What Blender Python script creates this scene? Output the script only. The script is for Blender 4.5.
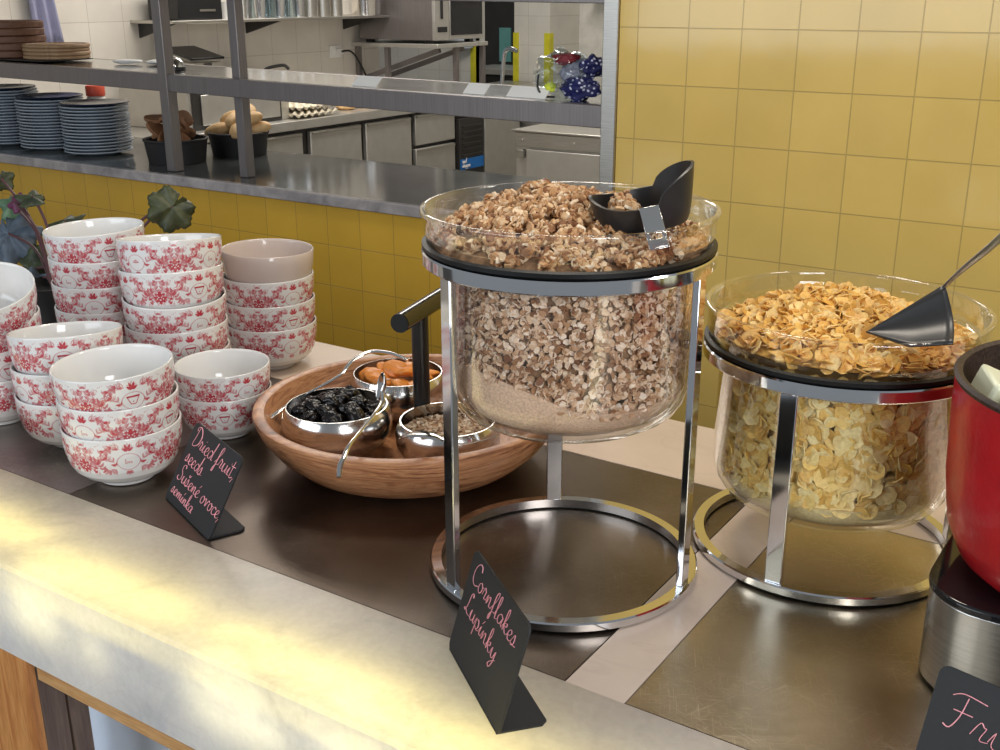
import bpy, math, random
import numpy as np
from mathutils import Vector, Matrix, noise as mnoise
PI = math.pi
random.seed(7); rng = np.random.default_rng(7)
for o in list(bpy.data.objects): bpy.data.objects.remove(o)
SC = bpy.context.scene
COL = SC.collection

# ---------------------------------------------------------------- camera
PITCH, YAW, ROLL, EYE = 0.3353, 0.5865, -0.0024, 0.6125
fw = Vector((-math.sin(YAW)*math.cos(PITCH), math.cos(YAW)*math.cos(PITCH), -math.sin(PITCH)))
rt = Vector((math.cos(YAW), math.sin(YAW), 0)); up = rt.cross(fw)
r2 = rt*math.cos(ROLL)+up*math.sin(ROLL); u2 = -rt*math.sin(ROLL)+up*math.cos(ROLL)
cam = bpy.data.objects.new('camera', bpy.data.cameras.new('camera'))
COL.objects.link(cam)
cam.matrix_world = Matrix(((r2.x, u2.x, -fw.x, 0), (r2.y, u2.y, -fw.y, 0), (r2.z, u2.z, -fw.z, EYE), (0, 0, 0, 1)))
cam.data.sensor_width = 36; cam.data.lens = 1099.46*36/1000
cam.data.clip_start = .02
SC.camera = cam

# ---------------------------------------------------------------- world, lights, exposure
W = bpy.data.worlds.new('world'); SC.world = W; W.use_nodes = True
W.node_tree.nodes['Background'].inputs[0].default_value = (.86, .93, 1, 1)
W.node_tree.nodes['Background'].inputs[1].default_value = .27
def area(name, loc, target, sx, sy, power, col=(1, 1, 1)):
    L = bpy.data.lights.new(name, 'AREA'); L.shape = 'RECTANGLE'; L.size = sx; L.size_y = sy
    L.energy = power; L.color = col
    o = bpy.data.objects.new(name, L); COL.objects.link(o); o.location = loc
    o.rotation_euler = (Vector(target)-Vector(loc)).to_track_quat('-Z', 'Y').to_euler()
    return o
area('window_light', (-2.0, -1.9, 1.02), (-.9, 1.4, .1), 2.5, 1.5, 48, (.84, .92, 1))
area('right_fill_light', (1.6, -.5, 1.0), (-.6, 1.3, .1), 1.0, 1.2, 46, (.95, .97, 1))  # unseen fill lamp, added to brighten the jar fronts
area('ceiling_light', (-.9, 1.45, 1.75), (-.75, 1.15, 0), .5, .35, 12, (1, .9, .76))
area('counter_spotlight', (.35, 1.7, 1.75), (-.2, 1.2, .1), .3, .3, 8, (1, .92, .8))
area('kitchen_tube_light', (-3.4, 4.4, 1.8), (-3.4, 4.4, 0), .7, 2.6, 62, (1, .95, .88))
area('kitchen_rear_light', (-4.4, 7.6, 1.8), (-4.4, 7.6, 0), 2.0, .8, 26, (1, .98, .94))
area('pass_light', (-3.3, 2.75, 1.6), (-3.3, 2.7, 0), 1.6, .2, 5, (1, .9, .8))
SC.view_settings.view_transform = 'Standard'; SC.view_settings.look = 'None'
SC.view_settings.gamma = 1; SC.view_settings.use_curve_mapping = False
SC.view_settings.exposure = 0.0

# ---------------------------------------------------------------- material helpers
def srgb(r, g, b):
    f = lambda c: ((c/255+.055)/1.055)**2.4 if c > 10 else c/255/12.92
    return (f(r), f(g), f(b), 1)
MATS = {}
class NT:
    def __init__(s, name):
        s.m = bpy.data.materials.new(name); s.m.use_nodes = True; s.t = s.m.node_tree
        s.p = s.t.nodes['Principled BSDF']; s.out = s.t.nodes['Material Output']; MATS[name] = s.m
    def n(s, typ, **kw):
        nd = s.t.nodes.new(typ)
        for k, v in kw.items():
            if k.startswith('i_'):
                nd.inputs[int(k[2:]) if k[2:].isdigit() else k[2:].replace('_', ' ')].default_value = v
            else: setattr(nd, k, v)
        return nd
    def l(s, a, b): s.t.links.new(a, b)
    def coord(s, scale=(1, 1, 1), rot=(0, 0, 0), kind='Object'):
        c = s.n('ShaderNodeTexCoord'); mp = s.n('ShaderNodeMapping'); s.l(c.outputs[kind], mp.inputs[0])
        mp.inputs['Scale'].default_value = scale; mp.inputs['Rotation'].default_value = rot
        return mp.outputs[0]
    def noise(s, vec, scale=5, detail=4, rough=.5, dist=0):
        nd = s.n('ShaderNodeTexNoise'); s.l(vec, nd.inputs['Vector'])
        nd.inputs['Scale'].default_value = scale; nd.inputs['Detail'].default_value = detail
        nd.inputs['Roughness'].default_value = rough; nd.inputs['Distortion'].default_value = dist
        return nd.outputs['Fac']
    def ramp(s, fac, stops):
        r = s.n('ShaderNodeValToRGB'); s.l(fac, r.inputs[0]); e = r.color_ramp.elements
        while len(e) < len(stops): e.new(.5)
        for i, (p, c) in enumerate(stops):
            e[i].position = p; e[i].color = c if len(c) == 4 else (*c, 1)
        return r.outputs[0]
    def bump(s, h, st=.2, dist=.002):
        b = s.n('ShaderNodeBump'); b.inputs['Strength'].default_value = st; b.inputs['Distance'].default_value = dist
        s.l(h, b.inputs['Height']); s.l(b.outputs[0], s.p.inputs['Normal']); return b
    def mul(s, a, b, fac=1.0, typ='MULTIPLY'):
        m = s.n('ShaderNodeMix', data_type='RGBA', blend_type=typ); m.inputs[0].default_value = fac
        for v, i in ((a, 6), (b, 7)):
            if hasattr(v, 'links'): s.l(v, m.inputs[i])
            else: m.inputs[i].default_value = v
        return m.outputs[2]
def simple(name, col, rough=.5, metal=0, var=.12, nscale=12, bump=0, bscale=80, coat=0, spec=.5):
    t = NT(name); t.p.inputs['Roughness'].default_value = rough; t.p.inputs['Metallic'].default_value = metal
    v = t.coord()
    f = t.noise(v, nscale, 5)
    lo = tuple(c*(1-var) for c in col[:3])+(1,); hi = tuple(min(1, c*(1+var)) for c in col[:3])+(1,)
    t.l(t.ramp(f, [(.3, lo), (.7, hi)]), t.p.inputs['Base Color'])
    if bump: t.bump(t.noise(v, bscale, 3), bump)
    t.p.inputs['Coat Weight'].default_value = coat; t.p.inputs['Specular IOR Level'].default_value = spec
    return t.m
def tiles(name, col, grout, sx, sz, ox=0, oz=0, mortar=.012, rough=.22, horiz='X', var=.06, bumpst=.35):
    t = NT(name); c = t.n('ShaderNodeTexCoord'); s = t.n('ShaderNodeSeparateXYZ'); t.l(c.outputs['Object'], s.inputs[0])
    k = t.n('ShaderNodeCombineXYZ'); a = t.n('ShaderNodeMath', operation='ADD', i_1=-ox); b = t.n('ShaderNodeMath', operation='ADD', i_1=-oz)
    t.l(s.outputs[horiz], a.inputs[0]); t.l(s.outputs['Z'], b.inputs[0]); t.l(a.outputs[0], k.inputs[0]); t.l(b.outputs[0], k.inputs[1])
    br = t.n('ShaderNodeTexBrick', offset=0.0, squash=1.0); t.l(k.outputs[0], br.inputs['Vector'])
    lo = tuple(v*(1-var) for v in col[:3])+(1,)
    br.inputs['Color1'].default_value = col; br.inputs['Color2'].default_value = lo; br.inputs['Mortar'].default_value = grout
    br.inputs['Scale'].default_value = 1; br.inputs['Mortar Size'].default_value = mortar*.5*sx; br.inputs['Mortar Smooth'].default_value = .35
    br.inputs['Brick Width'].default_value = sx; br.inputs['Row Height'].default_value = sz
    n = t.noise(c.outputs['Object'], 6, 4)
    t.l(t.mul(br.outputs['Color'], t.ramp(n, [(.3, (.9, .9, .9)), (.7, (1, 1, 1))])), t.p.inputs['Base Color'])
    t.p.inputs['Roughness'].default_value = rough
    inv = t.n('ShaderNodeMath', operation='SUBTRACT', i_0=1.0); t.l(br.outputs['Fac'], inv.inputs[1])
    nn = t.noise(c.outputs['Object'], 9, 2); ad = t.n('ShaderNodeMath', operation='MULTIPLY_ADD', i_1=.25); t.l(nn, ad.inputs[0]); t.l(inv.outputs[0], ad.inputs[2])
    t.bump(ad.outputs[0], bumpst, .0025)
    return t.m
def brushed(name, col, rough=.3, scr=(1, 60, 60), var=.2, scratches=0.0, metal=1):
    t = NT(name); v = t.coord(scr); f = t.noise(v, 8, 4)
    lo = tuple(c*(1-var) for c in col[:3])+(1,); hi = tuple(min(1, c*(1+var)) for c in col[:3])+(1,)
    basec = t.ramp(f, [(.3, lo), (.7, hi)])
    r = t.n('ShaderNodeMapRange'); t.l(f, r.inputs[0]); r.inputs[3].default_value = rough*.75; r.inputs[4].default_value = rough*1.3
    h = f
    if scratches:
        hs = None
        for a in (0.3, 1.1, 2.0, 2.7):
            v0 = t.coord((1, 1, 1), (0, 0, a)); mp2 = t.n('ShaderNodeMapping'); mp2.inputs['Scale'].default_value = (22, 460, 1); t.l(v0, mp2.inputs[0]); w = t.noise(mp2.outputs[0], 1.4, 2, .6, 1.1)
            s_ = t.ramp(w, [(.60, (0, 0, 0)), (.69, (1, 1, 1))])
            hs = s_ if hs is None else t.mul(hs, s_, 1.0, 'LIGHTEN')
        big = t.ramp(t.noise(t.coord(), 5, 4), [(.35, (0, 0, 0)), (.65, (1, 1, 1))])
        hs2 = t.mul(hs, big)
        basec = t.mul(basec, t.mul((1, 1, 1, 1), hs2, 1.0, 'MULTIPLY'), .0, 'ADD')
        mx = t.n('ShaderNodeMix', data_type='RGBA'); t.l(hs2, mx.inputs[0]); t.l(basec, mx.inputs[6]); mx.inputs[7].default_value = tuple(min(1, c*1.55) for c in col[:3])+(1,)
        basec = mx.outputs[2]
        rr = t.n('ShaderNodeMath', operation='MULTIPLY_ADD', i_1=.22); t.l(hs2, rr.inputs[0]); t.l(r.outputs[0], rr.inputs[2])
        t.l(rr.outputs[0], t.p.inputs['Roughness'])
        t.bump(hs, .12*scratches, .0006)
    else:
        t.l(r.outputs[0], t.p.inputs['Roughness']); t.bump(f, .05, .0005)
    t.l(basec, t.p.inputs['Base Color']); t.p.inputs['Metallic'].default_value = metal
    return t.m
def wood(name, c1, c2, c3, scale=(2, 14, 14), rough=.38, dist=3.0, nscale=3.0):
    t = NT(name); v = t.coord(scale); f = t.noise(v, nscale, 6, .55, dist)
    fine = t.noise(t.coord(tuple(s*9 for s in scale)), 4, 3)
    base = t.ramp(f, [(.30, c3), (.42, c2), (.52, c1), (.60, c2), (.72, c1)])
    t.l(t.mul(base, t.ramp(fine, [(.3, (.78, .76, .74)), (.6, (1, 1, 1))])), t.p.inputs['Base Color'])
    t.p.inputs['Roughness'].default_value = rough; t.bump(fine, .08, .0006)
    return t.m
def glass(name, tint=(.985, .985, .985, 1), refl=1.0, rough=.015):
    t = NT(name); t.t.nodes.remove(t.p)
    tr = t.n('ShaderNodeBsdfTransparent'); tr.inputs[0].default_value = tint
    gl = t.n('ShaderNodeBsdfGlossy'); gl.inputs['Roughness'].default_value = rough
    gl.inputs[0].default_value = (refl, refl, refl, 1)
    lw = t.n('ShaderNodeLayerWeight'); lw.inputs[0].default_value = .5
    pw = t.n('ShaderNodeMath', operation='POWER', i_1=3.0); t.l(lw.outputs['Facing'], pw.inputs[0])
    ma = t.n('ShaderNodeMath', operation='MULTIPLY_ADD', i_1=.9, i_2=.06); t.l(pw.outputs[0], ma.inputs[0])
    mx = t.n('ShaderNodeMixShader'); t.l(ma.outputs[0], mx.inputs[0]); t.l(tr.outputs[0], mx.inputs[1]); t.l(gl.outputs[0], mx.inputs[2])
    t.l(mx.outputs[0], t.out.inputs[0]); return t.m
def flakemat(name, stops, rough=.6, bump=.3, trans=0):
    # colour of each flake comes from its own 'tone' value (how toasted it is)
    t = NT(name); a = t.n('ShaderNodeAttribute', attribute_name='tone')
    f = t.noise(t.coord(), 260, 3)
    t.l(t.mul(t.ramp(a.outputs['Fac'], stops), t.ramp(f, [(.3, (.8, .76, .7)), (.6, (1, 1, 1))])), t.p.inputs['Base Color'])
    t.p.inputs['Roughness'].default_value = rough; t.bump(f, bump, .001)
    if trans:
        t.p.inputs['Subsurface Weight'].default_value = trans; t.p.inputs['Subsurface Radius'].default_value = (.004, .002, .001)
    return t.m

M = {}
M['yellow'] = tiles('yellow_glazed_tile', srgb(212, 180, 100), srgb(182, 156, 92), .125, .125, -1.18867, .53532, mortar=.022, rough=.10, bumpst=.7)
M['yellow_low'] = tiles('yellow_glazed_tile_low', srgb(216, 170, 58), srgb(166, 132, 60), .125, .125, -2.2073, -.097, mortar=.02, rough=.2)
M['white_tile_x'] = tiles('white_tile_side', srgb(226, 219, 208), srgb(172, 165, 156), .2, .2, .08, .08, mortar=.012, horiz='Y', rough=.25)
M['white_tile'] = tiles('white_tile', srgb(228, 224, 214), srgb(180, 174, 165), .2, .2, 0, .05, mortar=.012, rough=.25)
M['plaster'] = simple('white_plaster', srgb(225, 222, 214), .7)
M['floor'] = simple('kitchen_floor', srgb(95, 85, 75), .5, var=.2)
M['steel'] = brushed('stainless_steel', (.50, .48, .44, 1), .34)
M['steel_door'] = brushed('stainless_door', (.60, .58, .54, 1), .38, (2, 2, 2), .05, metal=.8)
M['shelf_steel'] = brushed('shelf_steel', (.46, .46, .46, 1), .16, (2, 2, 2), .08)
M['rail'] = brushed('rail_steel', (.27, .245, .24, 1), .42, (60, 60, 1), .15, metal=.8)
M['chrome'] = brushed('polished_chrome', (.74, .75, .77, 1), .085, (1, 1, 1), .05)
M['cutlery'] = brushed('cutlery_steel', (.72, .70, .67, 1), .12, (1, 1, 1), .05)
M['potsteel'] = brushed('pot_steel', (.62, .60, .58, 1), .16, (1, 1, 1), .08)
M['inlay'] = brushed('worn_metal_inlay', (.42, .36, .265, 1), .31, (1, 1, 1), .16, scratches=1.0)  # scratched metal; golden base tint stands in for the reflected yellow wall
M['inlay_left'] = brushed('dark_reflection_inlay', (.175, .142, .115, 1), .33, (1, 1, 1), .2, scratches=.5)  # dark brown base paints in the reflection of the bowls and dark kitchen
M['inlay_grey'] = brushed('grey_metal_inlay', (.36, .33, .31, 1), .40, (1, 1, 1), .12, scratches=.5)
M['black'] = simple('black_enamel', (.012, .012, .013, 1), .3)
M['black_gloss'] = simple('black_glass', (.01, .01, .011, 1), .06)
M['black_rubber'] = simple('black_rubber', (.006, .006, .006, 1), .42, spec=.3)
M['black_scoop'] = simple('black_plastic', (.022, .021, .021, 1), .33, bump=.05)
M['slate'] = simple('black_card', (.010, .011, .013, 1), .6, bump=.06, bscale=500)
M['ink'] = simple('pink_chalk_ink', srgb(240, 164, 172), .6, var=.15, nscale=300)
M['grout'] = simple('brown_joint', srgb(70, 52, 38), .8)
M['white_ware'] = simple('white_porcelain', srgb(236, 234, 230), .12, var=.01, coat=.3)
M['blue_plate'] = simple('blue_grey_stoneware', srgb(168, 178, 188), .35, var=.12, nscale=40)
M['navy_plate'] = simple('navy_glaze', srgb(30, 40, 66), .2)
M['glass'] = glass('clear_glass')
M['glass2'] = glass('kitchen_glass', (.8, .85, .86, 1))
M['wood_bowl'] = wood('acacia_wood', srgb(190, 138, 98), srgb(158, 104, 70), srgb(74, 44, 30), (2.2, 2.2, 20), .36, 3.6, 2.2)
M['wood_orange'] = wood('orange_oak', srgb(206, 144, 82), srgb(190, 124, 64), srgb(160, 96, 48), (14, 14, 1.2), .5, .6, 3)
M['wood_rail'] = wood('light_pine', srgb(206, 160, 106), srgb(194, 144, 90), srgb(170, 118, 70), (1.5, 20, 20), .5, .6, 3)
M['wood_grey'] = wood('grey_walnut', srgb(112, 92, 80), srgb(98, 78, 68), srgb(80, 62, 54), (14, 14, 1), .5, .6, 3)
M['board'] = wood('brown_board', srgb(120, 84, 62), srgb(104, 70, 50), srgb(80, 52, 38), (8, 8, 20), .6, .6, 3)
M['board_light'] = wood('light_board', srgb(168, 138, 104), srgb(150, 118, 86), srgb(120, 90, 64), (8, 8, 20), .6, .6, 3)
M['red'] = simple('red_enamel', srgb(178, 20, 30), .3, bump=.25, bscale=140, coat=.3, var=.12, nscale=30)
M['speck'] = simple('rim_iron', srgb(52, 38, 34), .5, var=.6, nscale=300, bump=.3, bscale=300)
M['cloth'] = simple('white_cloth', srgb(214, 224, 240), .8, var=.04)
M['lavender'] = simple('lavender_cloth', srgb(150, 150, 178), .85)
M['prune'] = simple('prune_skin', srgb(16, 10, 9), .22, var=.6, nscale=60, bump=1.0, bscale=150, coat=.12, spec=.35)
M['apricot'] = simple('apricot_flesh', srgb(222, 138, 56), .38, var=.2, nscale=25, bump=.4, bscale=90)
M['bread'] = simple('bread_crust', srgb(222, 182, 128), .6, var=.25, nscale=18, bump=.2)
M['bread_brown'] = simple('brown_bread', srgb(140, 98, 66), .7, var=.25, nscale=30, bump=.3)
M['wicker'] = simple('black_wicker', (.018, .017, .018, 1), .55, bump=.6, bscale=90)
M['melon'] = simple('melon_flesh', srgb(226, 226, 196), .35, var=.06, nscale=8, bump=.12, bscale=90)
M['melon_rind'] = simple('melon_rind', srgb(150, 168, 74), .4)
M['grape'] = simple('grape_skin', srgb(150, 140, 50), .15, coat=.4)
M['eggtray'] = simple('moulded_pulp', srgb(228, 218, 196), .9)
M['blue'] = simple('blue_label', srgb(24, 112, 190), .5)
M['paper'] = simple('white_paper', srgb(232, 230, 226), .8, var=.02)
M['vent'] = simple('dark_vent', (.03, .028, .026, 1), .4)
M['guard'] = simple('yellow_guard', srgb(216, 208, 40), .5)
M['teal'] = simple('teal_panel', srgb(110, 170, 165), .5)
M['redcap'] = simple('orange_red_plastic', srgb(208, 82, 60), .4)
M['navy'] = simple('navy_cloth', srgb(24, 28, 92), .5, var=.3)
M['lime'] = simple('lime_cloth', srgb(206, 218, 60), .6)
M['darkred'] = simple('dark_red_cloth', srgb(150, 30, 44), .6)
M['orangefood'] = simple('orange_food', srgb(184, 100, 52), .6, var=.35, nscale=50)
M['stem'] = simple('plum_stem', srgb(86, 52, 54), .5)
def leafmat(n, a, b):
    t = NT(n); f = t.noise(t.coord(), 40, 5); t.l(t.ramp(f, [(.3, a), (.7, b)]), t.p.inputs['Base Color'])
    t.p.inputs['Roughness'].default_value = .5; t.bump(t.noise(t.coord(), 90, 4), .5, .003); return t.m
M['leaf_blue'] = leafmat('blue_grey_leaf', srgb(58, 70, 84), srgb(92, 106, 120))
M['leaf_dark'] = leafmat('dark_green_leaf', srgb(34, 42, 26), srgb(62, 72, 40))
M['leaf_olive'] = leafmat('olive_leaf', srgb(40, 48, 26), srgb(72, 76, 42))
M['leaf_purple'] = leafmat('purple_leaf', srgb(84, 24, 60), srgb(110, 40, 80))
M['leaf_green'] = leafmat('green_leaf', srgb(66, 96, 70), srgb(100, 130, 98))
M['oat'] = flakemat('oat_flake', [(0, srgb(126, 80, 50)), (.25, srgb(190, 146, 106)), (.55, srgb(232, 200, 168)), (1, srgb(250, 232, 212))])
M['granola'] = flakemat('granola_flake', [(0, srgb(124, 76, 42)), (.3, srgb(188, 138, 90)), (.7, srgb(224, 186, 140)), (1, srgb(246, 226, 196))])
M['cornflake'] = flakemat('lupin_flake', [(0, srgb(232, 186, 90)), (.5, srgb(254, 222, 134)), (1, srgb(255, 240, 180))], .45)
M['cornflake_top'] = flakemat('golden_flake', [(0, srgb(230, 172, 76)), (.5, srgb(248, 202, 112)), (1, srgb(254, 226, 160))], .45)
M['seed'] = flakemat('seed_skin', [(0, srgb(150, 118, 92)), (.5, srgb(206, 180, 152)), (1, srgb(232, 216, 194))], .45)
M['oat_core'] = simple('oat_crumb', srgb(150, 116, 84), .9, var=.35, nscale=180, bump=.6, bscale=300)
M['oat_dust'] = simple('oat_dust', srgb(214, 182, 154), .95, var=.22, nscale=420, bump=.5, bscale=500)
M['flake_core'] = simple('flake_crumb', srgb(190, 150, 72), .9, var=.3, nscale=90, bump=.6, bscale=120)
M['flake_dust'] = simple('flake_dust', srgb(238, 218, 160), .95, var=.12, nscale=300, bump=.5, bscale=400)
M['hazelnut'] = simple('hazelnut_skin', srgb(112, 48, 36), .4, var=.2, nscale=80)

# marble and translucent onyx
def marble(name, c1, c2, vein, trans=0, sc=3, rough=.2):
    t = NT(name); v = t.coord(kind='Object'); cl = t.noise(v, sc, 6, .6, .6)
    vn = t.noise(v, sc*1.3, 5, .55, 1.4)
    band = t.ramp(vn, [(.478, (0, 0, 0)), (.5, (1, 1, 1)), (.522, (0, 0, 0))])
    base = t.ramp(cl, [(.3, c1), (.7, c2)])
    mx = t.n('ShaderNodeMix', data_type='RGBA'); mf = t.n('ShaderNodeMath', operation='MULTIPLY', i_1=.14); t.l(band, mf.inputs[0]); t.l(mf.outputs[0], mx.inputs[0]); t.l(base, mx.inputs[6]); mx.inputs[7].default_value = vein
    t.l(mx.outputs[2], t.p.inputs['Base Color']); t.p.inputs['Roughness'].default_value = rough
    if trans:
        tl = t.n('ShaderNodeBsdfTranslucent'); g = t.noise(v, 120, 3, .6)
        cx = t.ramp(t.noise(v, 9, 5, .6, .8), [(.30, (.62, .60, .56)), (.50, (1, .98, .93))])
        t.l(t.mul(t.mul(cx, t.ramp(g, [(.3, (.84, .83, .80)), (.7, (1, 1, 1))])), (1, .98, .92, 1)), tl.inputs[0])
        ms = t.n('ShaderNodeMixShader'); ms.inputs[0].default_value = trans
        t.l(t.p.outputs[0], ms.inputs[1]); t.l(tl.outputs[0], ms.inputs[2]); t.l(ms.outputs[0], t.out.inputs[0])
    return t.m
M['onyx'] = marble('backlit_onyx', srgb(196, 182, 172), srgb(216, 208, 200), srgb(150, 142, 142), .38, 3, .25)
M['onyx_front'] = marble('backlit_onyx_front', srgb(206, 208, 214), srgb(232, 234, 240), srgb(150, 152, 166), .34, 5, .25)  # bluish copy of the onyx: cool daylight on the front put into the colour
M['marble'] = marble('pale_marble', srgb(206, 186, 170), srgb(224, 206, 190), srgb(176, 156, 144), 0, 4, .28)
M['ledge_marble'] = marble('grey_veined_marble', srgb(120, 116, 118), srgb(188, 180, 178), srgb(84, 78, 84), 0, 9, .18)
M['ledge_top'] = marble('reflection_darkened_stone', srgb(60, 62, 62), srgb(92, 94, 93), srgb(70, 70, 70), 0, 5, .12)  # grey stone, base darkened to paint in the dark reflections

# ---------------------------------------------------------------- mesh helpers
class MB:
    def __init__(s): s.v = []; s.f = []; s.at = {}
    def add(s, vs, fs):
        o = len(s.v); s.v += [tuple(v) for v in vs]; s.f += [tuple(i+o for i in f) for f in fs]; return s
    def box(s, x0, x1, y0, y1, z0, z1, mat=None):
        vs = [(x, y, z) for x in (x0, x1) for y in (y0, y1) for z in (z0, z1)]
        if mat is not None: vs = [mat @ Vector(v) for v in vs]
        return s.add(vs, [(0, 1, 3, 2), (4, 6, 7, 5), (0, 4, 5, 1), (2, 3, 7, 6), (0, 2, 6, 4), (1, 5, 7, 3)])
    def lathe(s, prof, seg=64, c=(0, 0, 0), close=False, cap=True, sx=1, sy=1):
        vs = []; fs = []; rows = []
        for r, z in prof:
            if r < 1e-6: rows.append([len(vs)]); vs.append((c[0], c[1], c[2]+z))
            else:
                rows.append(list(range(len(vs), len(vs)+seg)))
                vs += [(c[0]+r*sx*math.cos(2*PI*k/seg), c[1]+r*sy*math.sin(2*PI*k/seg), c[2]+z) for k in range(seg)]
        pairs = list(zip(rows, rows[1:]))+([(rows[-1], rows[0])] if close else [])
        for a, b in pairs:
            for k in range(seg):
                k2 = (k+1) % seg
                if len(a) == 1 and len(b) == 1: continue
                if len(a) == 1: fs.append((a[0], b[k2], b[k]))
                elif len(b) == 1: fs.append((a[k], a[k2], b[0]))
                else: fs.append((a[k], a[k2], b[k2], b[k]))
        return s.add(vs, fs)
    def tube(s, pts, r, seg=8, closed=False, flat=None, cap=True):
        pts = [Vector(p) for p in pts]; n = len(pts); vs = []; fs = []
        up0 = Vector((0, 0, 1)); prev = None
        for i, p in enumerate(pts):
            a = pts[(i-1) % n] if (i or closed) else p; b = pts[(i+1) % n] if (i < n-1 or closed) else p
            d = (b-a).normalized() if (b-a).length > 1e-9 else Vector((1, 0, 0))
            if prev is None:
                x = d.cross(up0)
                if x.length < 1e-3: x = d.cross(Vector((0, 1, 0)))
            else: x = prev-d*prev.dot(d)
            if x.length < 1e-6: x = d.cross(Vector((1, 0, 0)))
            x.normalize(); prev = x; y = d.cross(x)
            rr = r[i] if isinstance(r, (list, tuple)) else r; fl = (flat[i] if isinstance(flat, (list, tuple)) else flat) if flat else 1
            vs += [p+x*(rr*math.cos(2*PI*k/seg))+y*(rr*fl*math.sin(2*PI*k/seg)) for k in range(seg)]
        for i in range(n if closed else n-1):
            j = (i+1) % n
            for k in range(seg): fs.append((i*seg+k, i*seg+(k+1) % seg, j*seg+(k+1) % seg, j*seg+k))
        if cap and not closed: fs += [tuple(range(seg))[::-1], tuple(range((n-1)*seg, n*seg))]
        return s.add(vs, fs)
    def prism(s, poly, th, mat=None):  # poly in local xy, thickness in z
        n = len(poly); vs = [(x, y, 0) for x, y in poly]+[(x, y, th) for x, y in poly]
        if mat is not None: vs = [mat @ Vector(v) for v in vs]
        return s.add(vs, [tuple(range(n))[::-1], tuple(range(n, 2*n))]+[(i, (i+1) % n, n+(i+1) % n, n+i) for i in range(n)])
    def grid(s, nx, ny, fn, th=None):
        vs = [fn(i/(nx-1), j/(ny-1)) for j in range(ny) for i in range(nx)]
        return s.add(vs, [(j*nx+i, j*nx+i+1, (j+1)*nx+i+1, (j+1)*nx+i) for j in range(ny-1) for i in range(nx-1)])
    def build(s, name, mat, parent=None, smooth=40, bevel=0, solid=0, sub=0):
        me = bpy.data.meshes.new(name); me.from_pydata(s.v, [], s.f); me.update()
        me.materials.append(mat)
        if smooth:
            me.polygons.foreach_set('use_smooth', [True]*len(me.polygons)); me.set_sharp_from_angle(angle=math.radians(smooth))
        o = bpy.data.objects.new(name, me); COL.objects.link(o)
        if parent: o.parent = parent
        if solid: m = o.modifiers.new('s', 'SOLIDIFY'); m.thickness = solid; m.offset = 0
        if bevel: m = o.modifiers.new('b', 'BEVEL'); m.width = bevel; m.segments = 2; m.limit_method = 'ANGLE'
        if sub: m = o.modifiers.new('u', 'SUBSURF'); m.levels = sub; m.render_levels = sub
        return o
def tag(o, label, cat, group=None, kind=None):
    o['label'] = label; o['category'] = cat
    if group: o['group'] = group
    if kind: o['kind'] = kind
    return o
def thing(name, label, cat, loc=(0, 0, 0), rz=0, group=None):
    o = bpy.data.objects.new(name, None); COL.objects.link(o); o.location = loc; o.rotation_euler = (0, 0, rz)
    o.empty_display_size = .02
    return tag(o, label, cat, group)
def struct(o): o['kind'] = 'structure'; return o
def place(o, loc, rot=(0, 0, 0), sc=1):
    o.location = loc; o.rotation_euler = rot; o.scale = (sc, sc, sc) if not isinstance(sc, tuple) else sc; return o
def copy_thing(o, loc, rot, label, sc=None):
    c = o.copy(); COL.objects.link(c); c.location = loc; c.rotation_euler = rot
    if sc is not None: c.scale = sc if isinstance(sc, tuple) else (sc, sc, sc)
    c['label'] = label
    for ch in list(o.children):
        d = ch.copy(); COL.objects.link(d); d.parent = c
        for g in list(ch.children):
            e = g.copy(); COL.objects.link(e); e.parent = d
    return c
def BX(name, mat, x0, x1, y0, y1, z0, z1, parent=None, bevel=.002):
    return MB().box(x0, x1, y0, y1, z0, z1).build(name, mat, parent, bevel=bevel)
def catmull(P, k=5):
    P = [Vector(p) for p in P]; out = []
    Q = [P[0]]+P+[P[-1]]
    for i in range(1, len(Q)-2):
        a, b, c, d = Q[i-1:i+3]
        for j in range(k):
            t = j/k
            out.append(.5*((2*b)+(c-a)*t+(2*a-5*b+4*c-d)*t*t+(3*b-a-3*c+d)*t**3))
    out.append(P[-1]); return out

# ---------------------------------------------------------------- the setting
WY = 2.36
struct(BX('wall_back', M['yellow'], -1.235, 3.2, WY, WY+.02, -.9, 1.9, bevel=0))
struct(BX('wall_kitchen_front', M['plaster'], -1.235, 3.2, WY+.021, WY+.14, -.9, 1.9, bevel=0))
struct(BX('wall_pass', M['yellow_low'], -6.5, -1.235, 2.40, 2.42, -.9, .026, bevel=0))
struct(BX('wall_pass_core', M['plaster'], -6.5, -1.235, 2.421, 2.95, -.9, .026, bevel=0))
lm = MB().box(-6.5, -1.236, 2.378, 2.40, .024, .056).build('trim_1', M['ledge_marble'], bevel=.003); struct(lm)
struct(BX('trim_2', M['ledge_top'], -6.5, -1.236, 2.40, 2.98, .026, .0555, bevel=0))
struct(BX('trim_3', M['steel'], -1.275, -1.236, 2.352, 2.50, .056, 1.9, bevel=.002))
struct(BX('floor', M['floor'], -8, 3.2, -1, 11, -.95, -.9, bevel=0))
struct(BX('wall_kitchen_left', M['white_tile_x'], -4.80, -4.65, 1.2, 5.62, -.9, 1.95, bevel=0))
struct(BX('wall_kitchen_rear', M['white_tile'], -7.4, -4.86, 7.0, 7.12, -.9, 1.95, bevel=0))
struct(BX('wall_kitchen_column', M['white_tile'], -4.52, -4.22, 7.0, 7.5, -.9, 1.95, bevel=0))
struct(BX('wall_kitchen_right', M['plaster'], -4.22, -1.2, 7.42, 7.54, -.9, 1.95, bevel=0))
struct(BX('wall_far', M['plaster'], -8, -3.8, 10.0, 10.1, -.9, 1.95, bevel=0))
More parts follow.
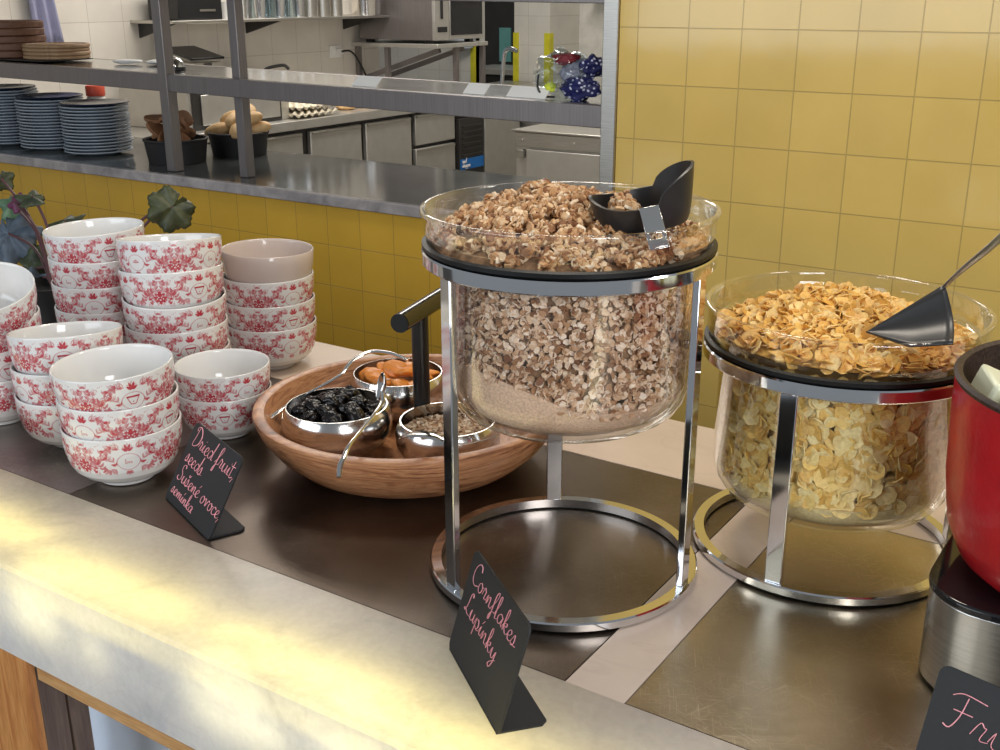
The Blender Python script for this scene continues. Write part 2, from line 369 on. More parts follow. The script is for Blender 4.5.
struct(BX('wall_kitchen_end', M['plaster'], -1.2, -1.08, 2.50, 7.54, -.9, 1.95, bevel=0))
struct(BX('ceiling', M['plaster'], -8, -1.08, 2.50, 10.1, 1.95, 2.0, bevel=0))
for i, (x, y) in enumerate([(-4.905, 6.99), (-4.525, 6.99), (-4.262, 6.99)]):
    struct(BX('trim_%d' % (4+i), M['guard'], x, x+.045, y, y+.06, -.9, .335, bevel=.002))

# ---------------------------------------------------------------- buffet counter (front edge Y .6086, back edge Y 1.435, top z 0)
CX0, CX1, CF, CB, CIN = -3.0, 1.4, .6086, 1.435, .768
ctr = thing('buffet_counter', 'long buffet counter with glowing backlit stone edge and metal inlaid top', 'counter', (-.8, CF, -.9))
def loc(o, p):  # keep world coordinates although parented to the counter's base
    o.location = tuple(-a for a in p.location); return o
def cpart(mb, name, mat, bevel=0, smooth=40):
    return loc(mb.build(name, mat, ctr, bevel=bevel, smooth=smooth), ctr)
# hollow onyx nosing: top skin and front skin, lit from inside
mb = MB().add([(CX0, CIN, 0), (CX1, CIN, 0), (CX1, CF+.004, 0), (CX0, CF+.004, 0), (CX1, CF, -.004), (CX0, CF, -.004)], [(0, 3, 2, 1), (3, 5, 4, 2)])
cpart(mb, 'onyx_top_edge', M['onyx'], smooth=0)
mb = MB().add([(CX0, CF, -.004), (CX1, CF, -.004), (CX1, CF, -.121), (CX0, CF, -.121), (CX1, CF+.03, -.121), (CX0, CF+.03, -.121)], [(0, 3, 2, 1), (3, 5, 4, 2)])
cpart(mb, 'onyx_front_edge', M['onyx_front'], smooth=0)
# lamps sealed in the hollow edge
for x, y, w, p in ((-1.72, .66, .4, .20), (-1.245, .672, .30, .18), (-.945, .652, .26, .16), (-.655, .652, .26, .17), (-.40, .640, .22, .15), (-.10, .65, .3, .17), (.3, .65, .4, .2)):
    area('edge_lamp', (x, y-.004, -.040), (x, y-.0039, 1), w, .034, p*1.15, (1, .84, .24))
for x, z, w, p in ((-1.33, -.05, .10, .02), (-1.17, -.05, .1, .02), (-1.035, -.048, .085, .022), (-.935, -.056, .03, .007), (-.765, -.048, .04, .009), (-.70, -.052, .10, .024), (-.56, -.05, .09, .02), (-.42, -.05, .1, .02)):
    area('edge_lamp', (x, .642, z), (x, -1, z-.0001), w, .035, p*2.2, (1, .93, .55))
# body under the top
mb = MB().box(CX0, CX1, CF+.22, CB-.05, -.9, -.125); cpart(mb, 'inner_body', M['cloth'])
mb = MB().box(CX0, CX1, CIN-.004, CB, -.05, -.0035); cpart(mb, 'under_slab', M['black'])
mb = MB().box(CX0, CX1, CB-.19, CB, -.0035, 0); cpart(mb, 'rear_marble_band', M['marble'])
mb = MB().box(-.4373, -.3758, CIN, CB-.19, -.0035, 0); cpart(mb, 'cross_marble_band', M['marble'])
mb = MB().box(.42, .48, CIN, CB-.19, -.0035, 0); cpart(mb, 'cross_marble_band', M['marble'])
g = .0016
for (x0, x1, m_) in ((CX0, -1.18-g, 'inlay_grey'), (-1.18, -.4373-g, 'inlay_left'), (-.3758+g, .42-g, 'inlay'), (.48+g, CX1, 'inlay')):
    cpart(MB().box(x0, x1, CIN+g, CB-.19-g, -.0035, -.0003), 'metal_inlay', M[m_])
cpart(MB().box(CX0, CX1, CIN-.0006, CIN+g, -.003, -.0006), 'joint', M['grout'])
# wood rail, posts and cloth below the edge
cpart(MB().box(-1.058, CX1, CF+.006, CF+.05, -.146, -.122), 'wood_rail', M['wood_rail'], .001)
cpart(MB().box(-1.24, -1.078, CF+.005, CF+.016, -.9, -.122), 'front_post', M['wood_orange'], .001)
cpart(MB().box(-1.24, -1.080, CF+.017, CF+.050, -.9, -.122), 'side_post', M['wood_grey'], .001)
cpart(MB().box(-1.24, -1.078, CF+.052, CF+.078, -.9, -.122), 'side_post', M['wood_grey'], .001)
mb = MB(); mb.grid(160, 2, lambda u, v: (-1.6+2.9*u, CF+.195+.008*math.sin(u*70)+.004*math.sin(u*173), -.9+.778*v)); cpart(mb, 'hanging_cloth', M['cloth'])

# ---------------------------------------------------------------- patterned bowls
def smooth(e0, e1, x):
    t = np.clip((x-e0)/(e1-e0), 0, 1); return t*t*(3-2*t)
def bowl_ink(U, V):
    """ink amount on the outside band. U metres from cartouche centre along the wall, V metres above the foot."""
    x = np.abs(U)*1000; xs = U*1000; y = V*1000; ink = np.zeros_like(x)
    r = random.Random(5)
    def put(m, a): nonlocal ink; ink = np.maximum(ink, m*a)
    def leaf(cx, cy, L, w, ang, a=1, hollow=False, X=None):
        X = x if X is None else X; L = L*1.2
        dx, dy = X-cx, y-cy; c, s = math.cos(ang), math.sin(ang); p = dx*c+dy*s; q = -dx*s+dy*c
        t = np.clip(p/L, 0, 1); hw = 1.5*w*np.sin(PI*t**.7)+.02
        m = smooth(.35, -.15, np.abs(q)-hw)*(p > -.2)*(p < L+.2)
        if hollow: m = m-smooth(.25, -.1, np.abs(q)-hw*.45)*(p > 0)*(p < L)*.9
        put(m, a)
    def stroke(P, w, a=1, X=None):
        X = x if X is None else X
        d = np.full_like(x, 99.)
        for (ax, ay), (bx, by) in zip(P, P[1:]):
            vx, vy = bx-ax, by-ay; L2 = vx*vx+vy*vy+1e-9; t = np.clip(((X-ax)*vx+(y-ay)*vy)/L2, 0, 1)
            d = np.minimum(d, np.hypot(X-ax-vx*t, y-ay-vy*t))
        put(smooth(w+.3, w-.1, d), a)
    # main scrolls with leaf pairs
    stems = [[(15, 22), (22, 34), (32, 36), (40, 30), (44, 22)], [(16, 18), (24, 12), (33, 16), (38, 26), (48, 34), (57, 36)],
             [(20, 52), (26, 44), (34, 42)], [(60, 24), (50, 22), (46, 30), (50, 46)], [(10, 46), (18, 50), (26, 48)], [(58, 30), (54, 40), (57, 52)]]
    for st in stems:
        pts = [(p.x, p.y) for p in catmull([(a, b, 0) for a, b in st], 5)]
        stroke(pts, .22, .75)
        for i in range(1, len(pts)-1, 2):
            dx, dy = pts[i+1][0]-pts[i][0], pts[i+1][1]-pts[i][1]; an = math.atan2(dy, dx)
            for sgn in (-1, 1):
                leaf(pts[i][0], pts[i][1], r.uniform(3.5, 7.5), r.uniform(.7, 1.35), an+sgn*r.uniform(.5, 1.1), r.uniform(.6, 1), r.random() < .3)
    # the big flower between two cartouches
    for k in range(9):
        an = PI*.5+(k-4)*.42; leaf(60-1.5*math.cos(an)*0, 22, 9+2*(k % 2), 1.9, PI-abs(0)+(k-4)*.38, 1, k % 2 == 1)
    for k in range(7): leaf(52+r.uniform(-7, 7), 14+r.uniform(-5, 12), r.uniform(4, 8), 1.2, r.uniform(1.2, 4.4), r.uniform(.75, 1))
    put(smooth(4.2, 3.2, np.hypot(x-59, y-22)), 1)
    for a_, b_ in ((58, 23), (55.5, 20.5), (59.5, 19), (56, 25)): ink = ink*(1-.95*smooth(1.3, .7, np.hypot(x-a_, y-b_)))
    # fans of thin stamens with dots
    for bx, by, dirn in ((46, 40, 1.57), (28, 30, 1.9), (40, 14, 5.0), (24, 40, 1.2)):
        for k in (-2, -1, 0, 1, 2):
            an = dirn+k*.26; L = 9-abs(k); ex, ey = bx+L*math.cos(an), by+L*math.sin(an)
            stroke([(bx, by), (ex, ey)], .12, .6); put(smooth(.8, .4, np.hypot(x-ex, y-ey)), .9)
    for k in range(36):
        put(smooth(.75, .35, np.hypot(x-r.uniform(17, 60), y-r.uniform(12, 54))), .85)
    # crown and point of the cartouche
    for k in range(-3, 4): leaf(0, 43, 9.5-abs(k)*.8, 1.3, PI/2+k*.36, 1, k % 2 == 0, X=xs)
    for k in range(-3, 4): leaf(0, 13, 7-abs(k)*.6, 1.1, -PI/2+k*.4, .9, k % 2 == 1, X=xs)
    # cartouche: white heart-shaped shield with a fine line
    yy = (y-27)/12.5; xx = x/(15.5*(1-.12*(yy < 0)*(-yy)))
    d = np.sqrt(xx*xx+yy*yy)
    ink = ink*smooth(.86, .96, d); put(smooth(.07, .03, np.abs(d-.93)), .65)
    return ink, d, xs, y, stroke
def text_ink(kind, d, xs, y):
    ink = np.zeros_like(xs)
    def st(P, w, a=.9):
        nonlocal ink
        D = np.full_like(xs, 99.)
        for (ax, ay), (bx, by) in zip(P, P[1:]):
            vx, vy = bx-ax, by-ay; L2 = vx*vx+vy*vy+1e-9; t = np.clip(((xs-ax)*vx+(y-ay)*vy)/L2, 0, 1)
            D = np.minimum(D, np.hypot(xs-ax-vx*t, y-ay-vy*t))
        ink = np.maximum(ink, smooth(w+.3, w-.1, D)*a)
    if kind in ('Mama', 'love'):
        ox = 0; s = 6.0; W_ = sum(FONT[c][0] for c in kind)*s
        for c in kind:
            w, strokes = FONT[c]
            for S in strokes:
                st([(-W_/2+ox+p.x*s, 25.0+p.y*s) for p in catmull([(a, b, 0) for a, b in S], 3)], .2, .9)
            ox += w*s
    elif kind == 'lips':
        top = 30+1.6*np.cos(xs*.42)*(np.abs(xs) < 10)-.02*xs*xs; bot = 30-3.4*np.sqrt(np.clip(1-(xs/9)**2, 0, 1))
        m = (y < top)*(y > bot)*(np.abs(xs) < 9); ink = np.maximum(ink, m*.75); ink[(np.abs(y-29.3) < .35)*(np.abs(xs) < 7)] = .1
    else:
        m = (np.abs(xs) < 8.5-(33-y)*.45)*(y > 22)*(y < 34); e = (np.abs(xs) < 7.3-(33-y)*.45)*(y > 23)*(y < 31.5)
        ink = np.maximum(ink, m*1.0-e*1.0); ink = np.maximum(ink, smooth(1.1, .6, np.hypot(xs, y-26)))
    return ink

# a small hand-writing alphabet: letter -> (advance, strokes), x-height .45, ascender 1
FONT = {
 'a': (.46, [[(.38, .38), (.2, .46), (.04, .25), (.1, .03), (.25, .06), (.38, .38), (.36, .08), (.46, .05)]]),
 'c': (.38, [[(.34, .36), (.2, .46), (.05, .28), (.08, .05), (.22, 0), (.38, .1)]]),
 'C': (.62, [[(.55, .78), (.48, .98), (.3, 1.0), (.12, .8), (.03, .45), (.1, .1), (.3, -.02), (.5, .08), (.62, .14)]]),
 'D': (.72, [[(.2, 1.0), (.17, .5), (.12, .02), (.3, -.02), (.58, .2), (.64, .6), (.45, .93), (.2, 1.04), (.02, .9), (.08, .75)]]),
 'd': (.5, [[(.38, .36), (.2, .46), (.04, .25), (.1, .03), (.25, .06), (.42, .5), (.48, 1.0), (.42, .5), (.4, .06), (.5, .05)]]),
 'e': (.38, [[(0, .12), (.18, .2), (.3, .36), (.2, .46), (.08, .3), (.1, .06), (.24, 0), (.38, .1)]]),
 'f': (.36, [[(0, .1), (.16, .4), (.32, .85), (.26, 1.02), (.16, .8), (.14, .2), (.1, -.32), (.02, -.36), (.06, -.1), (.22, .08), (.36, .1)]]),
 'F': (.6, [[(.3, .92), (.28, .4), (.18, .02), (.04, .04)], [(.0, .84), (.2, .98), (.66, .95)], [(.12, .5), (.5, .52)]]),
 'i': (.26, [[(0, .1), (.12, .42), (.1, .06), (.26, .06)], [(.15, .62), (.17, .66)]]),
 'k': (.46, [[(0, .1), (.2, .6), (.22, .98), (.12, .9), (.1, .02), (.12, .3), (.3, .44), (.3, .28), (.14, .24), (.32, .02), (.46, .08)]]),
 'l': (.28, [[(0, .1), (.18, .6), (.22, .98), (.12, .95), (.1, .1), (.16, 0), (.28, .08)]]),
 'L': (.56, [[(.44, .86), (.38, 1.0), (.26, .9), (.22, .4), (.12, .04), (.03, .06), (.12, .14), (.34, .0), (.56, .04)]]),
 'm': (.72, [[(0, .1), (.1, .42), (.1, .02), (.2, .4), (.3, .4), (.32, .02), (.42, .4), (.54, .4), (.55, .06), (.72, .06)]]),
 'M': (.9, [[(0, .0), (.15, .6), (.22, .95), (.26, .4), (.3, .05), (.5, .7), (.58, .95), (.6, .4), (.64, .05), (.9, .08)]]),
 'n': (.5, [[(0, .1), (.1, .42), (.1, .02), (.22, .4), (.32, .4), (.34, .06), (.5, .06)]]),
 'o': (.44, [[(.2, .45), (.05, .3), (.08, .03), (.24, 0), (.34, .25), (.22, .45), (.3, .36), (.44, .38)]]),
 'p': (.48, [[(0, .1), (.12, .44), (.08, -.4), (.12, .3), (.28, .46), (.38, .25), (.28, .02), (.14, .08), (.3, .0), (.48, .1)]]),
 'r': (.36, [[(0, .1), (.1, .48), (.2, .4), (.24, .38), (.2, .06), (.36, .08)]]),
 's': (.36, [[(0, .1), (.16, .48), (.22, .2), (.12, 0), (.02, .06), (.14, .04), (.36, .1)]]),
 'S': (.56, [[(.5, .84), (.4, 1.0), (.22, .92), (.2, .66), (.4, .42), (.4, .12), (.2, -.02), (.02, .1), (.1, .22)]]),
 't': (.3, [[(.1, .86), (.08, .1), (.16, 0), (.3, .1)], [(-.05, .56), (.28, .6)]]),
 'u': (.48, [[(0, .12), (.08, .42), (.08, .08), (.2, .0), (.34, .2), (.36, .42), (.36, .06), (.48, .06)]]),
 'v': (.44, [[(0, .3), (.08, .44), (.16, .02), (.32, .44), (.44, .38)]]),
 'y': (.46, [[(0, .12), (.08, .42), (.1, .08), (.24, .04), (.36, .42), (.34, -.1), (.2, -.42), (.1, -.3), (.3, -.05), (.46, .1)]]),
 'h': (.46, [[(0, .1), (.18, .7), (.18, .98), (.1, .8), (.08, .02), (.2, .38), (.32, .38), (.32, .06), (.46, .06)]]),
 ',': (.2, [[(.1, .06), (.02, -.16)]]), ' ': (.3, []),
}
FONT['š'] = (.36, FONT['s'][1]+[[(.08, .72), (.16, .6), (.26, .74)]])
FONT['é'] = (.38, FONT['e'][1]+[[(.18, .6), (.28, .78)]])
FONT['í'] = (.26, FONT['i'][1][:1]+[[(.14, .58), (.24, .78)]])

BR, BH = .0765, .080
OUT = [(.036, 0), (.0375, .0015), (.0372, .006), (.047, .0085), (.0575, .0145), (.0655, .0225), (.0705, .032), (.0722, .039), (.0742, .047), (.0757, .056), (.0764, .066), (BR, .0785), (.0757, BH), (.0742, .0795),
       (.0732, .076), (.0725, .062), (.0700, .044), (.066, .031), (.058, .019), (.045, .0125), (.025, .0105), (0, .010)]
def bowl_mesh(name, patterned, mat):
    NS = 900 if patterned else 96
    prof = []
    P = [Vector((r, 0, z)) for r, z in OUT]
    for i in range(len(P)-1):
        a, b = P[i], P[i+1]; L = (b-a).length
        k = max(1, int(L/.00065)) if (patterned and 4 <= i <= 11) else 1
        for j in range(k): prof.append((a+(b-a)*(j/k)))
    prof.append(P[-1]); pr = [(p.x, p.z) for p in prof]
    mb = MB(); mb.add([(0, 0, .002)], []); mb.lathe([(0, .004)]+pr, NS)
    me = bpy.data.meshes.new(name); me.from_pydata(mb.v, [], mb.f); me.update(); me.materials.append(mat)
    me.polygons.foreach_set('use_smooth', [True]*len(me.polygons))
    if patterned:
        co = np.zeros(len(me.vertices)*3); me.vertices.foreach_get('co', co); co = co.reshape(-1, 3)
        th = np.arctan2(co[:, 1], co[:, 0]); per = PI/2; idx = np.floor(th/per+.5).astype(int) % 4
        U = (th-np.round(th/per)*per)*BR; V = np.clip(co[:, 2]-.0215, -.01, 1)
        ink, d, xs, y, _ = bowl_ink(U, V+.000)
        kinds = ['Mama', 'lips', 'love', 'mouth']
        tmp = ink.copy()
        for k in range(4):
            ti = text_ink(kinds[k], d, xs, y); tmp = np.where((idx == k)*(d < .9), ti, tmp)
        rad = np.hypot(co[:, 0], co[:, 1])
        outer = (co[:, 2] > .0135)*(co[:, 2] < .0772)*(rad > .0735*np.minimum(1, (co[:, 2]/.05)**.45))
        # only the outside wall: vertex order follows the profile
        ring = np.arange(len(co))//NS; iz = [i for i, p in enumerate(pr) if abs(p[1]-BH) < 1e-6][0]
        outer = outer*((np.arange(len(co))-2)//NS < iz)
        fade = smooth(.026, .033, co[:, 2])
        cart = d < 1.15
        val = tmp*outer*np.where(cart, smooth(.012, .018, co[:, 2]), fade)
        at = me.attributes.new('ink', 'FLOAT', 'POINT'); at.data.foreach_set('value', val.astype(np.float32))
    return me
t = NT('printed_porcelain'); a = t.n('ShaderNodeAttribute', attribute_name='ink')
pn = t.noise(t.coord(), 300, 3); pr_ = t.ramp(pn, [(.3, srgb(172, 42, 58)), (.7, srgb(196, 84, 92))])
mx = t.n('ShaderNodeMix', data_type='RGBA'); t.l(a.outputs['Fac'], mx.inputs[0]); mx.inputs[6].default_value = srgb(224, 222, 219); t.l(pr_, mx.inputs[7])
t.l(mx.outputs[2], t.p.inputs['Base Color']); t.p.inputs['Roughness'].default_value = .1; t.p.inputs['Coat Weight'].default_value = .25
M['printed'] = t.m
bowl_me = bowl_mesh('bowl', True, M['printed'])
plain_me = bowl_mesh('plain_bowl', False, simple('beige_glaze', srgb(206, 190, 180), .14, var=.03, coat=.3))
ORD = {2: ['lower', 'upper'], 3: ['bottom', 'middle', 'top'], 4: ['bottom', 'second from bottom', 'second from top', 'top'], 5: ['bottom', 'second from bottom', 'middle', 'second from top', 'top']}
stacks = [  # x, y, count, scale, where, tilts {index: (rx, ry)}, pitch, rotations
 (-1.166, .850, 3, 1.0, 'front stack behind the sign', {2: (.03, -.02)}, .0393, (2.25, 1.55, .9)),
 (-1.327, .892, 3, 1.0, 'stack left of the front stack', {2: (-.09, -.10), 1: (-.02, -.03)}, .0393, (2.0, 1.2, .6)),
 (-1.168, 1.032, 2, .885, 'short stack of two between sign and wooden bowl', {1: (0, .0)}, .041, (.5, 2.6)),
 (-1.335, 1.298, 4, 1.0, 'rear stack by the yellow wall', {3: (-.02, .02)}, .0415, (2.5, 1.0, 2.6, 0)),
 (-1.350, 1.108, 5, 1.03, 'tall middle stack', {2: (.03, .05), 3: (-.05, -.06), 4: (-.10, -.09)}, .0405, (0, .8, 2.6, 1.1, 3.0)),
 (-1.535, 1.115, 5, 1.03, 'tall stack before the plant', {4: (.02, -.03)}, .0405, (0, .4, 2.0, 1.5, .9)),
 (-1.499, .884, 4, 1.0, 'stack at the left edge', {3: (.20, .20), 2: (.05, -.0), 1: (0, -.03)}, .0405, (0, 1, 1.7, .5, 1.2)),
]
for x, y, n, s, where, tilt, pitch, rots in stacks:
    for k in range(n):
        plain = 'rear stack' in where and k == 3
        o = bpy.data.objects.new('bowl', plain_me if plain else bowl_me); COL.objects.link(o)
        rx, ry = tilt.get(k, (0, 0)); z = pitch*s*k+.0006+(abs(ry)+abs(rx))*.03
        M4 = Matrix.Rotation(rx, 4, 'X') @ Matrix.Rotation(ry, 4, 'Y') @ Matrix.Rotation(rots[k % len(rots)]+.3, 4, 'Z')
        o.rotation_euler = M4.to_euler(); o.location = (x, y, z); o.scale = (s, s, s)
        if plain: tag(o, 'plain beige bowl without pattern, top of the rear stack', 'bowl', 'stacked bowls on the counter')
        else: tag(o, 'red floral white bowl, %s of the %s' % (ORD[n][k], where), 'bowl', 'stacked bowls on the counter')
o = bpy.data.objects.new('bowl', bowl_me); COL.objects.link(o); o.location = (-1.362, .702, .0006); o.rotation_euler = (0, 0, 1.0)
tag(o, 'single red and white bowl cut by the left edge of the picture', 'bowl', 'stacked bowls on the counter')

# ---------------------------------------------------------------- flakes
def flakes(pos, nrm, size, curl, seed=1, asp=(.7, 1.0), cols=None, ring=7, thick=.16):
    """many curled flakes as one MB with a tone per flake"""
    g_ = np.random.default_rng(seed); V = []; F = []; T = []
    base = [(0, 0)]+[(math.cos(2*PI*k/ring), math.sin(2*PI*k/ring)) for k in range(ring)]
    base = np.array(base)
    for i, (p, n_) in enumerate(zip(pos, nrm)):
        n_ = np.array(n_)+g_.normal(0, .0, 3); n_ /= np.linalg.norm(n_)+1e-9
        a = np.cross(n_, g_.normal(size=3)); a /= np.linalg.norm(a)+1e-9; b = np.cross(n_, a)
        s = size*g_.uniform(.65, 1.25); ar = g_.uniform(*asp); cu = curl*g_.uniform(-1, 1.2)
        jit = 1+g_.uniform(-.14, .10, ring+1); q = base*jit[:, None]
        z = cu*(q[:, 0]**2)*.6+cu*.5*q[:, 1]*q[:, 0]+g_.normal(0, .09, ring+1); z[0] -= .25*abs(cu)
        P = np.array(p)+s*(q[:, :1]*a+q[:, 1:]*ar*b+z[:, None]*n_)
        P2 = P-n_*s*thick
        o_ = len(V); V += list(map(tuple, P))+list(map(tuple, P2)); m = ring+1
        for k in range(ring):
            k1, k2 = 1+k, 1+(k+1) % ring
            F.append((o_, o_+k1, o_+k2)); F.append((o_+m, o_+m+k2, o_+m+k1)); F.append((o_+k1, o_+m+k1, o_+m+k2, o_+k2))
        T += [g_.uniform(0, 1)]*(2*m)
    return V, F, T
def flake_obj(name, mat, V, F, T, parent=None):
    mb = MB(); mb.v = V; mb.f = F; o = mb.build(name, mat, parent, smooth=50)
    at = o.data.attributes.new('tone', 'FLOAT', 'POINT'); at.data.foreach_set('value', np.array(T, dtype=np.float32)); return o
def shell_points(n, r, z0, z1, seed, jit=.25, depth=.006):
    g_ = np.random.default_rng(seed); P = []; N = []
    for _ in range(n):
        th = g_.uniform(0, 2*PI); z = g_.uniform(z0, z1); rr = r-abs(g_.normal(0, depth))
        P.append((rr*math.cos(th), rr*math.sin(th), z)); v = np.array((math.cos(th), math.sin(th), 0))+g_.normal(0, jit, 3); N.append(v)
    return P, N
def mound_points(n, R, hf, seed, jit=.6, thick=.008):
    g_ = np.random.default_rng(seed); P = []; N = []
    for _ in range(n):
        r = R*math.sqrt(g_.uniform(0, 1)); th = g_.uniform(0, 2*PI); x, y = r*math.cos(th), r*math.sin(th)
        P.append((x, y, hf(x, y)-abs(g_.normal(0, thick*.5)))); N.append(np.array((0, 0, 1))+g_.normal(0, jit, 3))
    return P, N

# ---------------------------------------------------------------- cereal dispensers
def stand(loc_, legs, H, label, RR=.150):
    """H = height of the top ring"""
    t = thing('dispenser_stand', label, 'stand', loc_)
    def ring(ro, ri, z0, z1, name, mat): return MB().lathe([(ri, z0), (ro-.0015, z0), (ro, z0+.0015), (ro, z1-.0015), (ro-.0015, z1), (ri, z1)], 128, close=True).build(name, mat, t)
    ring(RR, RR-.0125, .002, .0125, 'base_ring', M['chrome']); ring(RR-.004, RR-.011, .0, .003, 'base_gasket', M['black_rubber'])
    ring(RR+.001, RR-.008, H-.014, H, 'top_ring', M['chrome'])
    for a in legs:
        m_ = Matrix.Rotation(math.radians(a), 4, 'Z')
        MB().box(RR-.0125, RR-.0045, -.0095, .0095, .012, H-.012, m_).build('leg', M['chrome'], t, bevel=.0012)
    return t
def jar(loc_, H, Zr, Zb, label, RR=.150, RB=.1320):
    """H = stand ring top, Zr = rim height, Zb = bottom height (above counter)"""
    t = thing('glass_jar', label, 'jar', (loc_[0], loc_[1], Zb))
    z = lambda v: v-Zb
    out = [(0, 0), (.085, .0), (.105, .004), (.119, .013), (.1285, .028), (RB, .045), (RB, z(H)-.012), (RB+.003, z(H)-.004), (RR-.012, z(H)+.006), (RR-.004, z(H)+.012), (RR-.0015, z(H)+.02), (RR, z(Zr)-.005), (RR+.0018, z(Zr)-.0035), (RR+.0022, z(Zr)-.001), (RR+.0008, z(Zr)+.001), (RR-.002, z(Zr)+.0012)]
    inn = [(RR-.0045, z(Zr)-.001), (RR-.0045, z(Zr)-.004), (RR-.0050, z(H)+.022), (RR-.009, z(H)+.016), (RB, z(H)+.009), (RB-.004, z(H)-.004), (RB-.004, .046), (.1245, .031), (.115, .018), (.1, .010), (.085, .006), (0, .006)]
    MB().lathe(out+inn, 128).build('glass_body', M['glass'], t, smooth=60)
    MB().lathe([(RB+.003, z(H)-.003), (RR-.003, z(H)+.0005), (RR+.0005, z(H)+.003), (RR+.0005, z(H)+.007), (RR-.004, z(H)+.0085), (RR-.01, z(H)+.0055), (RB+.004, z(H)+.001)], 128, close=True).build('gasket', M['black_rubber'], t)
    return t
J1 = (-.5555, .9637); J2 = (-.3261, 1.1747)
H1, R1, B1 = .366, .407, .186
H2, R2, B2 = .243, .290, .060
stand((*J1, 0), (245, 5, 125), H1, 'tall chrome stand holding the muesli jar over the counter')
stand((*J2, 0), (267, 27, 147), H2, 'short chrome stand holding the jar of yellow flakes')
j1 = jar(J1, H1, R1, B1, 'large clear glass jar of muesli on the tall chrome stand')
j2 = jar(J2, H2, R2, B2, 'clear glass jar of yellow flakes on the short chrome stand')
# muesli fill
mu = thing('muesli', 'oat muesli with powdery crumbs filling the tall jar', 'cereal', (*J1, B1+.0065))
ri = .1265
def hdust(th): return .018+.030*max(0, math.cos(th-math.radians(215)))+.006*math.sin(3*th)
mb = MB(); mb.lathe([(0, 0), (.082, 0), (.097, .0045), (.112, .0125), (.1210, .026), (ri, .042), (ri-.001, .075), (0, .075)], 96)
for i, v in enumerate(mb.v):
    th = math.atan2(v[1], v[0])
    if v[2] > .03: mb.v[i] = (v[0], v[1], min(v[2], .022+hdust(th)))
mb.build('oat_powder', M['oat_dust'], mu)
MB().lathe([(0, .03), (.1, .03), (.118, .05), (.118, H1-B1-.015), (0, H1-B1-.012)], 64).build('oat_core', M['oat_core'], mu)
def dustcut(P, N):
    o1 = [(p, n_) for p, n_ in zip(P, N) if p[2] > .022+hdust(math.atan2(p[1], p[0]))-.004+random.uniform(-.006, .004)]
    return [a for a, b in o1], [b for a, b in o1]
P, N = dustcut(*shell_points(8600, ri-.0015, .03, H1-B1-.010, 11, .55, .003))
o = flake_obj('oat_flakes', M['oat'], *flakes(P, N, .0040, .3, 12, (.6, 1), thick=.22), mu); o['kind'] = 'stuff'
# granola on top, within the dish
def hg(x, y):
    r = math.hypot(x, y); e = .373-.0+.034*max(0, 1-(r/.142)**2.4)
    e += .011*math.exp(-((x+.055)**2+(y-.03)**2)/.003)-.012*math.exp(-((x-.08)**2+(y+.05)**2)/.003)
    return e+.005*mnoise.noise(Vector((x*38, y*38, 0)))
gr = thing('granola', 'brown granola clusters heaped in the top of the tall jar', 'cereal', (*J1, 0))
mb = MB(); mb.grid(60, 60, lambda u, v: ((lambda r, a: (r*math.cos(a), r*math.sin(a), hg(r*math.cos(a), r*math.sin(a))-.006))(.139*v, 2*PI*u))); mb.build('granola_base', M['oat_core'], gr)
gg = np.random.default_rng(21); P = []; N = []
for _ in range(430):
    r = .134*math.sqrt(gg.uniform()); th = gg.uniform(0, 2*PI); c = np.array((r*math.cos(th), r*math.sin(th), 0)); c[2] = hg(c[0], c[1])+gg.uniform(-.002, .0045); R_ = gg.uniform(.0045, .0085)
    for k in range(17):
        d = gg.normal(size=3); d /= np.linalg.norm(d); q = c+d*R_*np.array((1, 1, .75))
        if math.hypot(q[0], q[1]) > .139: continue
        P.append(tuple(q)); N.append(d+gg.normal(0, .35, 3))
o = flake_obj('granola_clusters', M['granola'], *flakes(P, N, .0044, .22, 22, (.6, 1), thick=.5), gr); o['kind'] = 'stuff'
def nut(name, loc_, s, mat, label, group, rot=(0, 0, 0)):
    mb = MB(); mb.lathe([(0, -1), (.35, -.93), (.75, -.6), (.98, 0), (.85, .55), (.5, .88), (.15, 1.05), (0, 1.12)], 20)
    mb.v = [tuple(c*s*(1+.06*mnoise.noise(Vector(v)*2)) for c in v) for v in mb.v]
    o = mb.build(name, mat); o.location = loc_; o.rotation_euler = rot; return tag(o, label, 'nut', group)
def on_jar1(px_deg, z, r=.122): a = math.radians(px_deg); return (J1[0]+r*math.cos(a), J1[1]+r*math.sin(a), z)
for a, z, l_ in ((262, .336, 'dark hazelnut high on the left behind the jar glass'), (258, .300, 'dark hazelnut lower left behind the jar glass')):
    nut('hazelnut', on_jar1(a-18, z), .0062, M['hazelnut'], l_, 'hazelnuts in the muesli', (.6, .3, 0))
nut('hazelnut', (J1[0]-.058, J1[1]+.048, hg(-.058, .048)+.008), .007, M['hazelnut'], 'red-brown hazelnut on top of the granola heap', 'hazelnuts in the muesli', (1, .2, 0))
nut('almond', (J1[0]-.015, J1[1]-.118, hg(-.015, -.118)+.007), .007, simple('almond_skin', srgb(150, 96, 62), .5), 'tan almond at the front of the granola behind the glass', 'nuts on the granola', (1.4, .2, 1.2))
